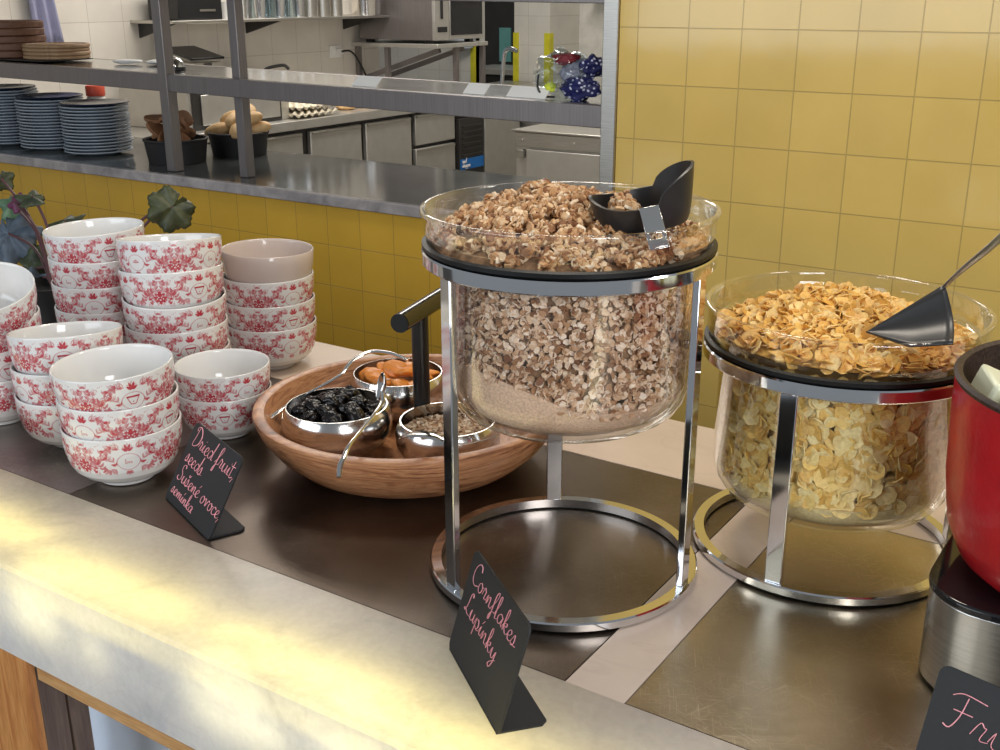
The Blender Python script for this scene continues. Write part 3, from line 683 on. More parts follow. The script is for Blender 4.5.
# yellow flakes
cf = thing('yellow_flakes', 'golden yellow cereal flakes filling the short jar', 'cereal', (*J2, B2+.0065))
mb = MB(); mb.lathe([(0, 0), (.082, 0), (.097, .0045), (.112, .0125), (.121, .026), (.1245, .033), (0, .035)], 96); mb.build('flake_powder', M['flake_dust'], cf)
MB().lathe([(0, .02), (.1, .02), (.1135, .05), (.1135, H2-B2-.010), (0, H2-B2-.008)], 64).build('flake_core', M['flake_core'], cf)
P, N = shell_points(2500, .1235, .026, H2-B2-.014, 31, .30, .0035)
P = [(p[0]*(.93 if p[2] < .032 else 1), p[1]*(.93 if p[2] < .032 else 1), p[2]) for p in P]
o = flake_obj('packed_flakes', M['cornflake'], *flakes(P, N, .0102, .24, 32, (.82, 1), ring=9, thick=.12), cf); o['kind'] = 'stuff'
def hc(x, y):
    r = math.hypot(x, y); return .262-.0+.024*max(0, 1-(r/.130)**2)+.012*math.exp(-((x+.03)**2+(y-.05)**2)/.004)+.003*mnoise.noise(Vector((x*40, y*40, 3)))
mb = MB(); mb.grid(60, 40, lambda u, v: ((lambda r, a: (r*math.cos(a), r*math.sin(a), hc(r*math.cos(a), r*math.sin(a))-.006-B2-.0065))(.134*v, 2*PI*u))); mb.build('heap_base', M['flake_core'], cf)
P, N = mound_points(1500, .131, lambda x, y: hc(x, y)-B2-.0065, 33, .55, .008)
o = flake_obj('heaped_flakes', M['cornflake_top'], *flakes(P, N, .0088, .38, 34, (.7, 1), ring=9, thick=.12), cf); o['kind'] = 'stuff'

# ---------------------------------------------------------------- black scoop on the granola
sc_ = thing('granola_scoop', 'black scoop with steel clip lying on the granola in the tall jar', 'scoop', (-.474, .970, .398))
def scoop_wall(inner):
    def f(u, v):
        a = 2*PI*u; k = .94 if inner else 1
        aa = abs((a+PI) % (2*PI)-PI); cx = math.cos(a)
        h = .020+.010*(1+cx)*.5+.012*max(0, -cx)**3+.025*math.sqrt(max(0, 1-(aa/1.3)**2))
        s = (.82+.18*v**.6)
        return (.052*k*s*math.cos(a), .037*k*s*math.sin(a), (.003 if inner else 0)+(h-.003*inner)*v)
    return f
mb = MB()
NA, NV = 73, 10
vs = [scoop_wall(False)(i/(NA-1), j/(NV-1)) for j in range(NV) for i in range(NA)]
mb.add(vs, [(j*NA+i, j*NA+i+1, (j+1)*NA+i+1, (j+1)*NA+i) for j in range(NV-1) for i in range(NA-1)])
vs = [scoop_wall(True)(i/(NA-1), j/(NV-1)) for j in range(NV) for i in range(NA)]
b0 = len(mb.v); mb.add(vs, [(j*NA+i+1, j*NA+i, (j+1)*NA+i, (j+1)*NA+i+1) for j in range(NV-1) for i in range(NA-1)])
top0 = (NV-1)*NA
mb.f += [(top0+i, top0+i+1, b0+top0+i+1, b0+top0+i) for i in range(NA-1)]
mb.f += [tuple(range(NA-1))[::-1], tuple(b0+i for i in range(NA-1))]
mb.build('scoop_cup', M['black_scoop'], sc_, smooth=50)
wv = Vector((1, .12, .05)).normalized(); dn = Vector((.28, -.62, -.60)); dn = (dn-wv*dn.dot(wv)).normalized(); nv = wv.cross(-dn)
Mx = Matrix(((wv.x, -dn.x, nv.x, .004), (wv.y, -dn.y, nv.y, -.0385), (wv.z, -dn.z, nv.z, .0245), (0, 0, 0, 1)))
hole = []
mb = MB()
outl = [(-.0085, .0), (-.0085, -.034), (.0085, -.034), (.0085, .0)]
# plate with a slot: built from four strips
mb.box(-.0095, .0095, -.026, .002, 0, .0022, Mx).box(-.0095, -.0055, -.033, -.026, 0, .0022, Mx).box(.0055, .0095, -.033, -.026, 0, .0022, Mx).box(-.0095, .0095, -.042, -.033, 0, .0022, Mx)
mb.box(-.0095, .0095, -.044, -.042, -.009, .0022, Mx)
mb.build('steel_clip', M['cutlery'], sc_, bevel=.0004)
sc_.rotation_euler = (math.radians(6), math.radians(-7), math.radians(30))
P = []; N = []
for _ in range(150):
    a = gg.uniform(0, 2*PI); r = math.sqrt(gg.uniform()); P.append((-.019+.017*r*math.cos(a), .017*r*math.sin(a), .004+.026*(1-r*r)*gg.uniform(.6, 1)+.004)); N.append(gg.normal(size=3))
o = flake_obj('scooped_granola', M['granola'], *flakes(P, N, .0044, .22, 23, (.6, 1), thick=.5))
o.location = sc_.location; o.rotation_euler = sc_.rotation_euler; tag(o, 'small heap of granola lying inside the black scoop', 'cereal', kind='stuff')

# ---------------------------------------------------------------- spatula in the flakes
sp = thing('flake_spatula', 'dark flat-bladed scoop with steel handle stuck in the yellow flakes', 'scoop', (-.262, 1.140, .290))
def W2L(o, p): return tuple(a-b for a, b in zip(p, o.location))
def AT(x, y, Y):  # world point seen at that place at depth Y
    d = fw+r2*((x-500)/1099.46)-u2*((y-375)/1099.46); k = Y/d.y; return Vector((0, 0, EYE))+d*k
A_ = AT(866, 332, 1.10); B_ = AT(945, 284, 1.125); D_ = AT(953, 344, 1.075); E_ = AT(925, 352, 1.070)
def blade(u, v):
    # u from tip side to back side, v from top edge to bottom edge
    top = A_.lerp(B_, u); bot = A_.lerp(E_, min(1, u*1.0)) if u < .75 else A_.lerp(E_, .75).lerp(D_, (u-.75)/.25)
    p = top.lerp(bot, v); n_ = (B_-A_).cross(D_-A_).normalized(); p = p+n_*(.012*math.sin(PI*v)*u)
    return W2L(sp, p)
MB().grid(16, 10, blade).build('blade', M['black_scoop'], sp, solid=.002)
h0 = AT(944, 287, 1.122); h1 = AT(1006, 232, 1.08)
hp = [W2L(sp, h0.lerp(h1, k/6)+Vector((0, 0, .001*math.sin(k)))) for k in range(7)]
MB().tube(hp, [.0035, .004, .005, .0058, .0062, .0062, .006], 8, flat=.4).build('handle', brushed('satin_handle', (.62, .62, .64, 1), .3, (1, 1, 1), .05), sp)

# ---------------------------------------------------------------- wooden bowl with three pots
WC = (-.880, 1.100)
wb = MB().lathe([(0, 0), (.118, 0), (.135, .004), (.160, .016), (.185, .038), (.202, .062), (.2095, .082), (.2085, .0855), (.2, .087), (.194, .085), (.190, .074), (.176, .046), (.152, .026), (.125, .017), (0, .016)], 128).build('wooden_bowl', M['wood_bowl'])
wb.location = (*WC, 0.0005); tag(wb, 'big round wooden bowl holding the pots of dried fruit and seeds', 'bowl')
HP = (-.864, 1.108)
hd = thing('handle_post', 'black upright post with a T-shaped grip in the wooden bowl', 'handle', (*HP, .0165))
MB().lathe([(0, 0), (.03, 0), (.03, .004), (.0115, .006), (.0115, .192), (0, .192)], 32).build('post', M['black'], hd)
a0 = Vector((.0145, -.060, .198)); a1 = Vector((-.018, .075, .198))
MB().tube([a0, a1], .0128, 24).build('grip', brushed('dark_chrome', (.09, .09, .09, 1), .14), hd)
dv = (a1-a0).normalized(); MB().tube([a0-dv*.0015, a0+dv*.001], .0122, 24).build('grip_cap', M['black'], hd)
def pot(cx, cy, rad, label):
    c = (cx, cy)
    t = MB().lathe([(0, 0), (.030, 0), (.045, .004), (.060, .016), (.0685, .034), (.0695, .048), (.066, .060), (.063, .0655), (.0615, .0655), (.0645, .058), (.067, .047), (.066, .035), (.058, .018), (.043, .006), (0, .003)], 80).build('pot', M['potsteel'])
    s = rad/.0695; t.scale = (s, s, 1.0); t.location = (*c, .0225); tag(t, label, 'pot', 'steel pots in the wooden bowl'); return c
cp = pot(-.950, 1.032, .0755, 'round steel pot of glossy black prunes in the wooden bowl')
ca = pot(-.966, 1.184, .0715, 'round steel pot of orange dried apricots at the back of wooden bowl')
cs = pot(-.794, 1.072, .0690, 'round steel pot of pale seeds on the right of the wooden bowl')
# prunes
def lump(name, mat, sx, sy, sz, seed, amp=.25, freq=1.3):
    me = bpy.data.meshes.new(name); import bmesh as bm_
    b = bm_.new(); bm_.ops.create_icosphere(b, subdivisions=4, radius=1)
    for v in b.verts:
        n_ = mnoise.noise(v.co*freq+Vector((seed*7.3, 0, 0)))+.4*mnoise.noise(v.co*freq*2.7+Vector((0, seed*3.1, 0)))
        v.co *= 1+amp*n_; v.co = Vector((v.co.x*sx, v.co.y*sy, v.co.z*sz))
    b.to_mesh(me); b.free(); me.materials.append(mat); me.polygons.foreach_set('use_smooth', [True]*len(me.polygons)); return me
pm = [lump('prune', M['prune'], .0155, .0115, .0095, i, .35, 1.6) for i in range(4)]
k = 0
WHERE = ['at the front', 'at the left', 'at the right', 'at the back', 'in the middle']
def side(dx, dy, R_):
    if math.hypot(dx, dy) < R_*.35: return 'in the middle'
    c, s = math.cos(-YAW), math.sin(-YAW); a, b = dx*c-dy*s, dx*s+dy*c
    return ('at the right' if a > 0 else 'at the left') if abs(a) > abs(b) else ('at the back' if b > 0 else 'at the front')
for lay, (n, R_, z) in enumerate([(11, .050, .066), (9, .046, .079), (6, .029, .084), (2, .008, .088)]):
    for i in range(n):
        a = 2*PI*i/n+lay*.4; r_ = R_*random.uniform(.92, 1.04); dx, dy = r_*math.cos(a), r_*math.sin(a)
        if lay == 1 and dx > .01 and dy > .015: continue
        o = bpy.data.objects.new('prune', pm[k % 4]); k += 1; COL.objects.link(o)
        o.location = (cp[0]+dx, cp[1]+dy, z+.004+random.uniform(-.003, .003)); o.rotation_euler = (random.uniform(-.5, .5), random.uniform(-.5, .5), random.uniform(0, 6))
        tag(o, 'glossy wrinkled black prune %s of the pot, %s layer' % (side(dx, dy, .06), ['lowest', 'second', 'upper', 'topmost'][lay]), 'prune', 'prunes in the front steel pot')
am = [lump('dried_apricot', M['apricot'], .020, .0155, .0075, i, .16, 1.1) for i in range(3)]
for i, (dx, dy, z, rx, rz) in enumerate([(-.030, -.012, .078, .35, .4), (-.004, -.022, .076, -.2, .9), (.022, -.020, .079, .3, 2.2), (-.014, .012, .086, .5, .2), (.012, .006, .088, -.4, 1.3), (.036, .012, .083, .4, 2.8), (-.036, .018, .08, .5, 1.8), (.005, .034, .084, .2, .4), (.03, .034, .08, -.3, 1), (-.045, -.005, .072, .9, .8), (.045, -.012, .076, .5, 2.0)]):
    o = bpy.data.objects.new('dried_apricot', am[i % 3]); COL.objects.link(o); o.location = (ca[0]+dx, ca[1]+dy, z); o.rotation_euler = (rx, .2, rz)
    tag(o, 'orange dried apricot %s of the pot behind the prunes%s' % (side(dx, dy, .06), '' if i < 5 else ', lying on its side' if i < 8 else ', half buried'), 'apricot', 'dried apricots in the rear steel pot')
MB().lathe([(0, .055), (.05, .055), (.052, .062), (0, .064)], 40).build('x', M['prune']) if False else None
# seeds
sd = thing('seeds', 'pale hulled seeds filling the right pot of the wooden bowl', 'seeds', (cs[0], cs[1], .018))
MB().lathe([(0, .01), (.045, .01), (.060, .03), (.060, .05), (.035, .056), (0, .059)], 48).build('seed_core', M['oat_core'], sd)
P, N = mound_points(620, .060, lambda x, y: .0595-.006*(math.hypot(x, y)/.06)**2, 41, .5, .003)
o = flake_obj('seed_layer', M['seed'], *flakes(P, N, .0046, .2, 42, (.45, .6)), sd); o['kind'] = 'stuff'
# serving spoons
def spoon(name, pts, rs, fl, label, bowl=None, bmat=None):
    q = catmull(pts, 6); n = len(q); R_ = [np.interp(i/(n-1), np.linspace(0, 1, len(rs)), rs) for i in range(n)]
    o0 = Vector(pts[0]); t = thing(name, label, 'spoon', tuple(o0))
    MB().tube([p-o0 for p in q], [float(v) for v in R_], 10, flat=fl).build('handle', M['cutlery'], t)
    if bowl:
        c, d, L, w = Vector(bowl[0])-o0, Vector(bowl[1]).normalized(), bowl[2], bowl[3]; s_ = d.cross(Vector((0, 0, 1))).normalized(); n_ = s_.cross(d)
        MB().grid(15, 15, lambda u, v: tuple(c+d*(L*(u*2-1))+s_*(w*(v*2-1)*math.sqrt(max(0, 1-(u*2-1)**2)))+n_*(-.008*(1-(u*2-1)**2)*(1-(v*2-1)**2)))).build('spoon_bowl', M['cutlery'], t, solid=.0016)
    return t
spoon('serving_spoon', [AT(383, 392, 1.030), AT(382, 402, 1.015), AT(375, 413, .985), AT(362, 429, .950), AT(350, 444, .912), AT(344, 457, .891), AT(340, 466, .880), AT(339, 477, .871)], [.002, .0032, .0022, .0022, .003, .0036, .003], .5, 'steel spoon standing in the prunes with its handle over the rim', (AT(380, 386, 1.045), (.1, .25, 1), .019, .0085))
spoon('long_spoon', [AT(408, 360, 1.17), AT(390, 353, 1.165), AT(369, 352, 1.15), AT(352, 361, 1.12), AT(341, 374, 1.09), AT(319, 387, 1.06), AT(298, 398, 1.035), AT(282, 409, 1.01), AT(269, 418, .985)], [.004, .0045, .005, .0045, .0028, .0024, .0024, .0034, .0046], .5, 'thin steel spoon reaching from the apricots to the left bowl rim')
spoon('flat_spoon', [AT(403, 437, .985), AT(412, 434, .985), AT(428, 435, .985), AT(445, 441, .98), AT(462, 444, .975), AT(480, 441, .97), AT(497, 436, .97)], [.008, .0115, .010, .0055, .0034, .0032, .003], .22, 'steel spoon with broad rounded end lying over the seeds pot')

# ---------------------------------------------------------------- black signs
def write(lines, sz, u_, up_, o_, n_, w=.0007):
    """strokes of hand-writing on a plane; o_ = top-left, u_ right, up_ up, n_ towards the reader"""
    mb = MB()
    for x0, y0, s, txt, slope in lines:
        x = x0
        for ch in txt:
            adv, st = FONT[ch]
            for S in st:
                pts = [(x+(px*1.12+py*.12)*s, y0+py*s*.86+slope*(x+px*s-x0)) for px, py in S]
                P3 = [o_+u_*a+up_*b+n_*.0006 for a, b in pts]
                mb.tube(catmull(P3, 4), w, 5, flat=.6)
            x += adv*s*1.08
    return mb
def sign(a, b, tilt, h, lines, label, foot=.048, name='counter_sign', w=.0007):
    a, b = Vector((*a, 0)), Vector((*b, 0)); u_ = (b-a).normalized(); n_ = Vector((-u_.y, u_.x, 0)); wd = (b-a).length
    t = thing(name, label, 'sign', tuple((a+b)/2)+() if False else tuple((a+b)/2))
    up_ = Vector((0, 0, 1))*math.cos(tilt)+n_*math.sin(tilt); fr = -(u_.cross(up_)); fr = fr if fr.dot(n_) < 0 else -fr
    m_ = Matrix((( u_.x, up_.x, -fr.x, 0), (u_.y, up_.y, -fr.y, 0), (u_.z, up_.z, -fr.z, 0), (0, 0, 0, 1)))
    c = .008; H = h; p = []
    for (cx, cy, a0_) in ((wd/2-c, c, -PI/2), (wd/2-c, H-c, 0), (-wd/2+c, H-c, PI/2), (-wd/2+c, c, PI)):
        for k in range(5): an = a0_+k*PI/8; p.append((cx+c*math.cos(an), cy+c*math.sin(an)))
    p = [(x, max(y, .0)) for x, y in p]
    lift = Matrix.Translation((0, 0, .0012))
    bd = MB().prism(p, .0022, lift @ m_).build('board', M['slate'], t)
    # foot: flat plate running back under the board
    fm = Matrix(((u_.x, n_.x, 0, 0), (u_.y, n_.y, 0, 0), (0, 0, 1, 0.0004), (0, 0, 0, 1)))
    f = [(-wd/2+.004, 0), (wd/2-.004, 0), (wd/2-.001, foot-.006), (wd/2-.006, foot), (-wd/2+.006, foot), (-wd/2+.001, foot-.006)]
    MB().prism(f, .0022, fm).build('foot', M['slate'], t)
    org = -u_*(wd/2)+up_*H+Vector((0, 0, .0012))
    write(lines, 1, u_, up_, org, fr, w*.8).build('handwriting', M['ink'], bd, smooth=0)
    return t
sign((-1.068, .829), (-.930, .777), math.radians(29), .106,
     [(.011, -.027, .0278, 'Dried fruit,', -.02), (.012, -.050, .026, 'seeds', -.06), (.010, -.075, .0250, 'Sušené ovoce,', -.03), (.010, -.094, .021, 'semínka', -.05)],
     'black tilted sign reading Dried fruit, seeds in front of the bowl stacks')
sign((-.5625, .7525), (-.4445, .6640), math.radians(16), .108,
     [(.012, -.028, .0262, 'Cornflakes', -.03), (.012, -.058, .0262, 'Lupínky', -.05)], 'black sign reading Cornflakes below the tall chrome stand')
sign((-.133, .797), (.005, .765), math.radians(20), .105, [(.012, -.046, .036, 'Fruit', -.03)],
     'black sign beginning Fru, cut off in the bottom right corner')

# ---------------------------------------------------------------- induction warmer and red pot
iw = thing('induction_warmer', 'steel-sided warmer with black glass top under the red pot', 'warmer', (-.006, 1.040, 0))
def rrect(w, h, r, n=8):
    p = []
    for cx, cy, a0_ in ((w-r, h-r, 0), (-w+r, h-r, PI/2), (-w+r, -h+r, PI), (w-r, -h+r, 1.5*PI)):
        for k in range(n+1): an = a0_+k*PI/2/n; p.append((cx+r*math.cos(an), cy+r*math.sin(an)))
    return p
MB().prism(rrect(.162, .110, .055), .090, Matrix.Translation((0, 0, .004))).build('side_band', brushed('satin_steel', (.62, .61, .60, 1), .24, (1, 1, 40), .1), iw, smooth=30, bevel=.001)
MB().prism(rrect(.155, .103, .05), .004).build('base', M['black_rubber'], iw)
MB().prism(rrect(.1635, .1115, .056), .008, Matrix.Translation((0, 0, .094))).build('glass_top', M['black_gloss'], iw, bevel=.002)
rp = thing('red_pot', 'red enamelled cast-iron pot of melon on the warmer', 'pot', (-.030, 1.046, .1025))
rp.scale = (1.1, 1.1, 1)
MB().lathe([(0, 0), (.09, 0), (.103, .004), (.118, .018), (.129, .045), (.1345, .09), (.137, .150), (.1375, .182)], 96).build('body', M['red'], rp)
MB().lathe([(.1375, .182), (.139, .186), (.1365, .189), (.132, .187), (.131, .14), (.126, .06), (.11, .02), (0, .014)], 96).build('rim', M['speck'], rp)
for a in (100, 280):
    an = math.radians(a); c = Vector((math.cos(an), math.sin(an), 0)); s_ = Vector((-c.y, c.x, 0))
    MB().tube(catmull([c*.134-s_*.035+Vector((0, 0, .165)), c*.160-s_*.028+Vector((0, 0, .172)), c*.168+Vector((0, 0, .174)), c*.160+s_*.028+Vector((0, 0, .172)), c*.134+s_*.035+Vector((0, 0, .165))], 6), .0085, 12).build('pot_handle', M['red'], rp)
MB().lathe([(0, .03), (.11, .03), (.122, .06), (.122, .135), (0, .137)], 48).build('syrup', simple('melon_juice', srgb(150, 140, 70), .1), rp)
def cube_piece(name, loc_, rot, s, mats, label, grp):
    mb = MB(); mb.box(-1, 1, -1, 1, -1, 1); mb.v = [(x*s[0]*(1+.15*z), y*s[1], z*s[2]*(1+.12*x)) for x, y, z in mb.v]
    o = mb.build(name, mats, bevel=.004); o.location = loc_; o.rotation_euler = rot; return tag(o, label, 'melon', grp)
px, py = -.036, 1.046
cube_piece('melon_chunk', (px-.100, py-.022, .262), (.2, .5, .6), (.026, .022, .02), M['melon'], 'pale melon chunk against the left rim of the red pot', 'melon chunks in the red pot')
cube_piece('melon_chunk', (px-.050, py+.03, .262), (.5, -.2, .2), (.024, .02, .02), M['melon'], 'pale melon chunk right behind the grape in the red pot', 'melon chunks in the red pot')
cube_piece('melon_chunk', (px-.035, py-.075, .252), (.1, .7, 1.2), (.022, .02, .02), M['melon'], 'pale melon chunk at the front of the red pot', 'melon chunks in the red pot')
cube_piece('melon_chunk', (px+.03, py+.0, .242), (.9, .2, 2), (.024, .02, .02), M['melon'], 'pale melon chunk at the far right inside the red pot', 'melon chunks in the red pot')
g_ = MB().lathe([(0, -.016), (.008, -.0145), (.0145, -.008), (.0165, 0), (.0145, .009), (.008, .015), (0, .017)], 32).build('grape', M['grape']); g_.location = (px-.072, py-.064, .268); g_.rotation_euler = (.5, .4, 0)
tag(g_, 'yellow-green grape beside the melon at the front of the red pot', 'grape')

# ---------------------------------------------------------------- plant
pl = thing('potted_plant', 'leafy houseplant with blue-grey and dark leaves behind the bowls', 'plant', (-1.86, 1.24, 0))
MB().lathe([(0, 0), (.05, 0), (.062, .08), (.066, .085), (.060, .085), (.055, .07), (0, .07)], 40).build('flower_pot', M['black'], pl)
def leaf(c, R_, nx, mat, lobes=7, rz=0, stem_to=(-1.86, 1.24, .07), depth=.16):
    c = Vector(c); n_ = Vector(nx).normalized(); a = n_.cross(Vector((0, 0, 1))).normalized(); b = a.cross(n_)
    mb = MB(); K = 56; rings = 7; vs = [c-pl.location.copy()]
    for j in range(1, rings+1):
        for i in range(K):
            th = 2*PI*i/K; t_ = abs(math.sin(th*.5))  # notch at th = 0
            rr = R_*(j/rings)*((.30+.70*t_**.35)*(1+depth*math.cos(lobes*th)*(j/rings)+.04*math.sin(23*th)))
            w_ = R_*(.10*math.cos(lobes*th)*(j/rings)**2-.22*(j/rings)**2+.05*math.sin(3*th+rz))
            vs.append(c-pl.location+a*(rr*math.cos(th+rz))+b*(rr*math.sin(th+rz))+n_*w_)
    fs = [(0, 1+i, 1+(i+1) % K) for i in range(K)]+[(1+j*K+i, 1+(j+1)*K+i, 1+(j+1)*K+(i+1) % K, 1+j*K+(i+1) % K) for j in range(rings-1) for i in range(K)]
    mb.add(vs, fs); lf = mb.build('leaf', M[mat], pl, solid=.0008)
    s0 = Vector(stem_to); mid = (s0+c)/2+Vector((.0, .015, .02))
    MB().tube(catmull([s0-pl.location, mid-pl.location, c-pl.location], 8), .0028, 8).build('stem', M['stem'], lf)
cv = -fw
leaf((-2.075, 1.30, .145), .062, (cv.x+.1, cv.y, .55), 'leaf_blue', 7, 1.2)
leaf((-1.985, 1.28, .085), .052, (cv.x, cv.y, .3), 'leaf_dark', 5, .4)
leaf((-1.960, 1.25, .060), .045, (cv.x, cv.y, .4), 'leaf_blue', 7, .8)
leaf((-1.925, 1.33, .183), .046, (cv.x*.3-.3, cv.y*.4, 1.0), 'leaf_dark', 7, 2.2, depth=.22)
leaf((-2.005, 1.32, .226), .032, (.3, -.25, 1.0), 'leaf_dark', 5, 2.8, depth=.2)
leaf((-2.055, 1.31, .212), .022, (.2, -.8, .3), 'leaf_purple', 5, .8)
leaf((-2.120, 1.33, .250), .026, (.7, -.6, .2), 'leaf_olive', 5, 1.5)
leaf((-2.110, 1.34, .195), .034, (cv.x, cv.y, .4), 'leaf_green', 5, 1.5)
leaf((-1.600, 1.33, .244), .0455, (cv.x+.35, cv.y, .25), 'leaf_olive', 7, 2.3, depth=.08, stem_to=(-1.72, 1.30, .15))
leaf((-1.675, 1.34, .222), .004, (cv.x, cv.y, .2), 'leaf_dark', 3, 0, stem_to=(-1.76, 1.29, .12))
MB().tube(catmull([Vector((-1.86, 1.24, .07))-pl.location, Vector((-1.80, 1.28, .12))-pl.location, Vector((-1.72, 1.30, .15))-pl.location], 6), .003, 8).build('stem', M['stem'], pl)

# ---------------------------------------------------------------- pass shelf over the ledge
ps = thing('pass_shelf', 'steel pass-through shelf frame standing on the marble ledge', 'shelf', (-2.6, 2.47, .056))
def pp(mb, name, mat, bevel=.002):
    if name != 'post': mb.v = [(x, y, z-(x+3.8)*.0115) for x, y, z in mb.v]
    o = mb.build(name, mat, ps, bevel=bevel); o.location = tuple(-a for a in ps.location); return o
pp(MB().box(-6.2, -1.28, 2.44, 2.475, .322, .376), 'front_rail', M['rail'])
pp(MB().box(-6.2, -1.28, 2.475, 2.78, .366, .3755), 'shelf_plate', M['shelf_steel'])
pp(MB().box(-6.2, -1.28, 2.78, 2.80, .35, .376), 'rear_rail', M['rail'])
pp(MB().box(-2.935, -2.895, 2.434, 2.472, .0565, .80), 'post', M['rail'])
pp(MB().box(-2.64, -2.605, 2.476, 2.51, .0565, .80), 'post', M['rail'])
pp(MB().box(-6.2, -1.28, 2.44, 2.475, .614, .66), 'upper_rail', M['rail'])
pp(MB().box(-6.2, -1.28, 2.475, 2.78, .645, .655), 'upper_plate', M['steel'])

# plates
pt = MB().lathe([(0, 0), (.07, 0), (.074, .002), (.095, .007), (.118, .0115), (.1205, .0145), (.1195, .0165), (.115, .0155), (.094, .011), (.07, .0065), (0, .006)], 64)
pme = pt.build('plate', M['blue_plate']); plate_me = pme.data; bpy.data.objects.remove(pme)
plate_me2 = plate_me.copy(); plate_me2.materials.clear(); plate_me2.materials.append(M['navy_plate'])
for (x, y, n, wh) in ((-3.488, 2.592, 16, 'right-hand plate stack'), (-3.752, 2.594, 17, 'middle plate stack'), (-4.012, 2.582, 19, 'left-hand plate stack')):
    for k in range(n):
        o = bpy.data.objects.new('plate', plate_me2 if k == n-1 else plate_me); COL.objects.link(o)
        o.location = (x+random.uniform(-.003, .003), y+random.uniform(-.003, .003), .0562+k*.0112)
        w_ = 'topmost plate' if k == n-1 else 'lowest plate' if k == 0 else ['', 'second', 'third', 'fourth', 'fifth', 'sixth', 'seventh', 'eighth', 'ninth', 'tenth', 'eleventh', 'twelfth', 'thirteenth', 'fourteenth', 'fifteenth', 'sixteenth', 'seventeenth', 'eighteenth'][k]+' plate from the bottom'
        tag(o, ('navy glazed' if k == n-1 else 'blue-grey')+' stoneware '+w_+' of the '+wh, 'plate', 'plates stacked on the ledge')
# boards
def board(x, y, z, r, th, mat, label):
    o = MB().lathe([(0, 0), (r-.003, 0), (r, .003), (r, th-.004), (r-.004, th), (r-.012, th), (r-.014, th-.003), (0, th-.003)], 48).build('round_board', M[mat]); o.location = (x, y, z)
    return tag(o, label, 'board', 'round boards on the pass shelf')
for k in range(5): board(-3.99+.006*(k % 2), 2.61+.004*(k % 3), .384+.0262*k, .135, .0252, 'board', 'dark brown round wooden board, %s of the tall board stack' % ORD[5][k])
for k in range(4): board(-3.72+.004*(k % 2), 2.63, .384+.0132*k, .118, .0125, 'board_light', 'light brown round board, %s of the low board stack' % ORD[4][k])
tr = MB().lathe([(0, 0), (.13, 0), (.15, .003), (.15, .006), (.13, .005), (0, .005)], 4).build('black_tray', M['black'], smooth=0)
tr.location = (-3.84, 2.60, .377); tr.scale = (2.1, 1.02, 1); tr.rotation_euler = (0, 0, 0)
tr.data.transform(Matrix.Rotation(PI/4, 4, 'Z')); tag(tr, 'thin black tray under the two board stacks on the shelf', 'tray')
jr = thing('lidded_jar', 'small white jar with orange-red lid behind the plate stacks', 'jar', (-3.83, 2.86, .056))
MB().lathe([(0, 0), (.035, 0), (.036, .16), (.030, .17), (0, .17)], 32).build('jar_body', M['paper'], jr); MB().lathe([(0, .17), (.036, .17), (.037, .175), (.037, .205), (.034, .21), (0, .21)], 32).build('lid', M['redcap'], jr)
bl = thing('service_bell', 'small round chrome service bell on the pass shelf', 'bell', (-3.03, 2.58, .3680))
MB().lathe([(0, 0), (.042, 0), (.042, .008), (0, .008)], 32).build('bell_base', M['black'], bl); MB().lathe([(.040, .010), (.038, .022), (.028, .036), (.012, .043), (0, .044)], 32).build('dome', M['chrome'], bl); MB().lathe([(0, .044), (.004, .046), (.005, .052), (0, .057)], 16).build('plunger', M['chrome'], bl)
for i, (x, w_, lb) in enumerate(((-2.13, .09, 'white price card on the pass shelf, leftmost of three'), (-1.745, .07, 'white paper card in the middle of the pass shelf'), (-1.58, .12, 'long white paper card beside the blue bag'))):
    o = MB().box(-w_/2, w_/2, -.001, .001, 0, .040).build('paper_card', M['paper']); o.location = (x, 2.50, .3765-(x+3.8)*.0115); o.rotation_euler = (-.9, .0115, 0); tag(o, lb, 'card', 'paper cards on the pass shelf')
for i, (x, y) in enumerate(((-3.36, 2.66), (-3.24, 2.70))):
    me = lump('folded_napkin', M['paper'], .055, .04, .008, i+30, .3, 1); o = bpy.data.objects.new('folded_napkin', me); COL.objects.link(o); o.location = (x, y, .381); tag(o, 'crumpled white napkin on the pass shelf, %s of two' % ('left' if i == 0 else 'right'), 'napkin', 'napkins on the pass shelf')

# bag of cloths at the right end of the shelf
bg = thing('cloth_bag', 'clear plastic bag of cloths at the right end of the shelf', 'bag', (-1.475, 2.56, .3505))
bg.scale = (.86, .8, .78)
def blob(name, mat, c, s, seed, amp=.3, parent=bg):
    me = lump(name, mat, *s, seed, amp, 1.8); o = bpy.data.objects.new(name, me); COL.objects.link(o); o.parent = parent; o.location = c; return o
blob('plastic_film', M['glass2'], (-.03, 0, .075), (.088, .06, .075), 1, .5)
t = NT('dotted_navy'); vo = t.n('ShaderNodeTexVoronoi'); vo.inputs['Scale'].default_value = 70; t.l(t.coord(), vo.inputs['Vector'])
t.l(t.ramp(vo.outputs['Distance'], [(.25, srgb(215, 218, 240)), (.36, srgb(22, 26, 88))]), t.p.inputs['Base Color']); M['dots'] = t.m
blob('navy_cloth', M['dots'], (.045, -.03, .035), (.062, .035, .038), 2, .35)
blob('navy_cloth', M['dots'], (.075, -.01, .105), (.035, .03, .035), 6, .35)
blob('red_cloth', M['darkred'], (-.02, 0, .125), (.045, .03, .018), 3)
blob('lime_cloth', M['lime'], (-.055, -.035, .035), (.018, .014, .016), 4)
blob('grey_cloth', simple('grey_cloth', srgb(150, 148, 165), .7, var=.4, nscale=90), (.015, 0, .08), (.05, .035, .04), 5, .5)
MB().tube(catmull([(-.095, -.04, .075), (-.092, -.05, .035), (-.07, -.055, .008), (-.03, -.055, .006)], 6), .0035, 8).build('bag_handle', M['black'], bg)

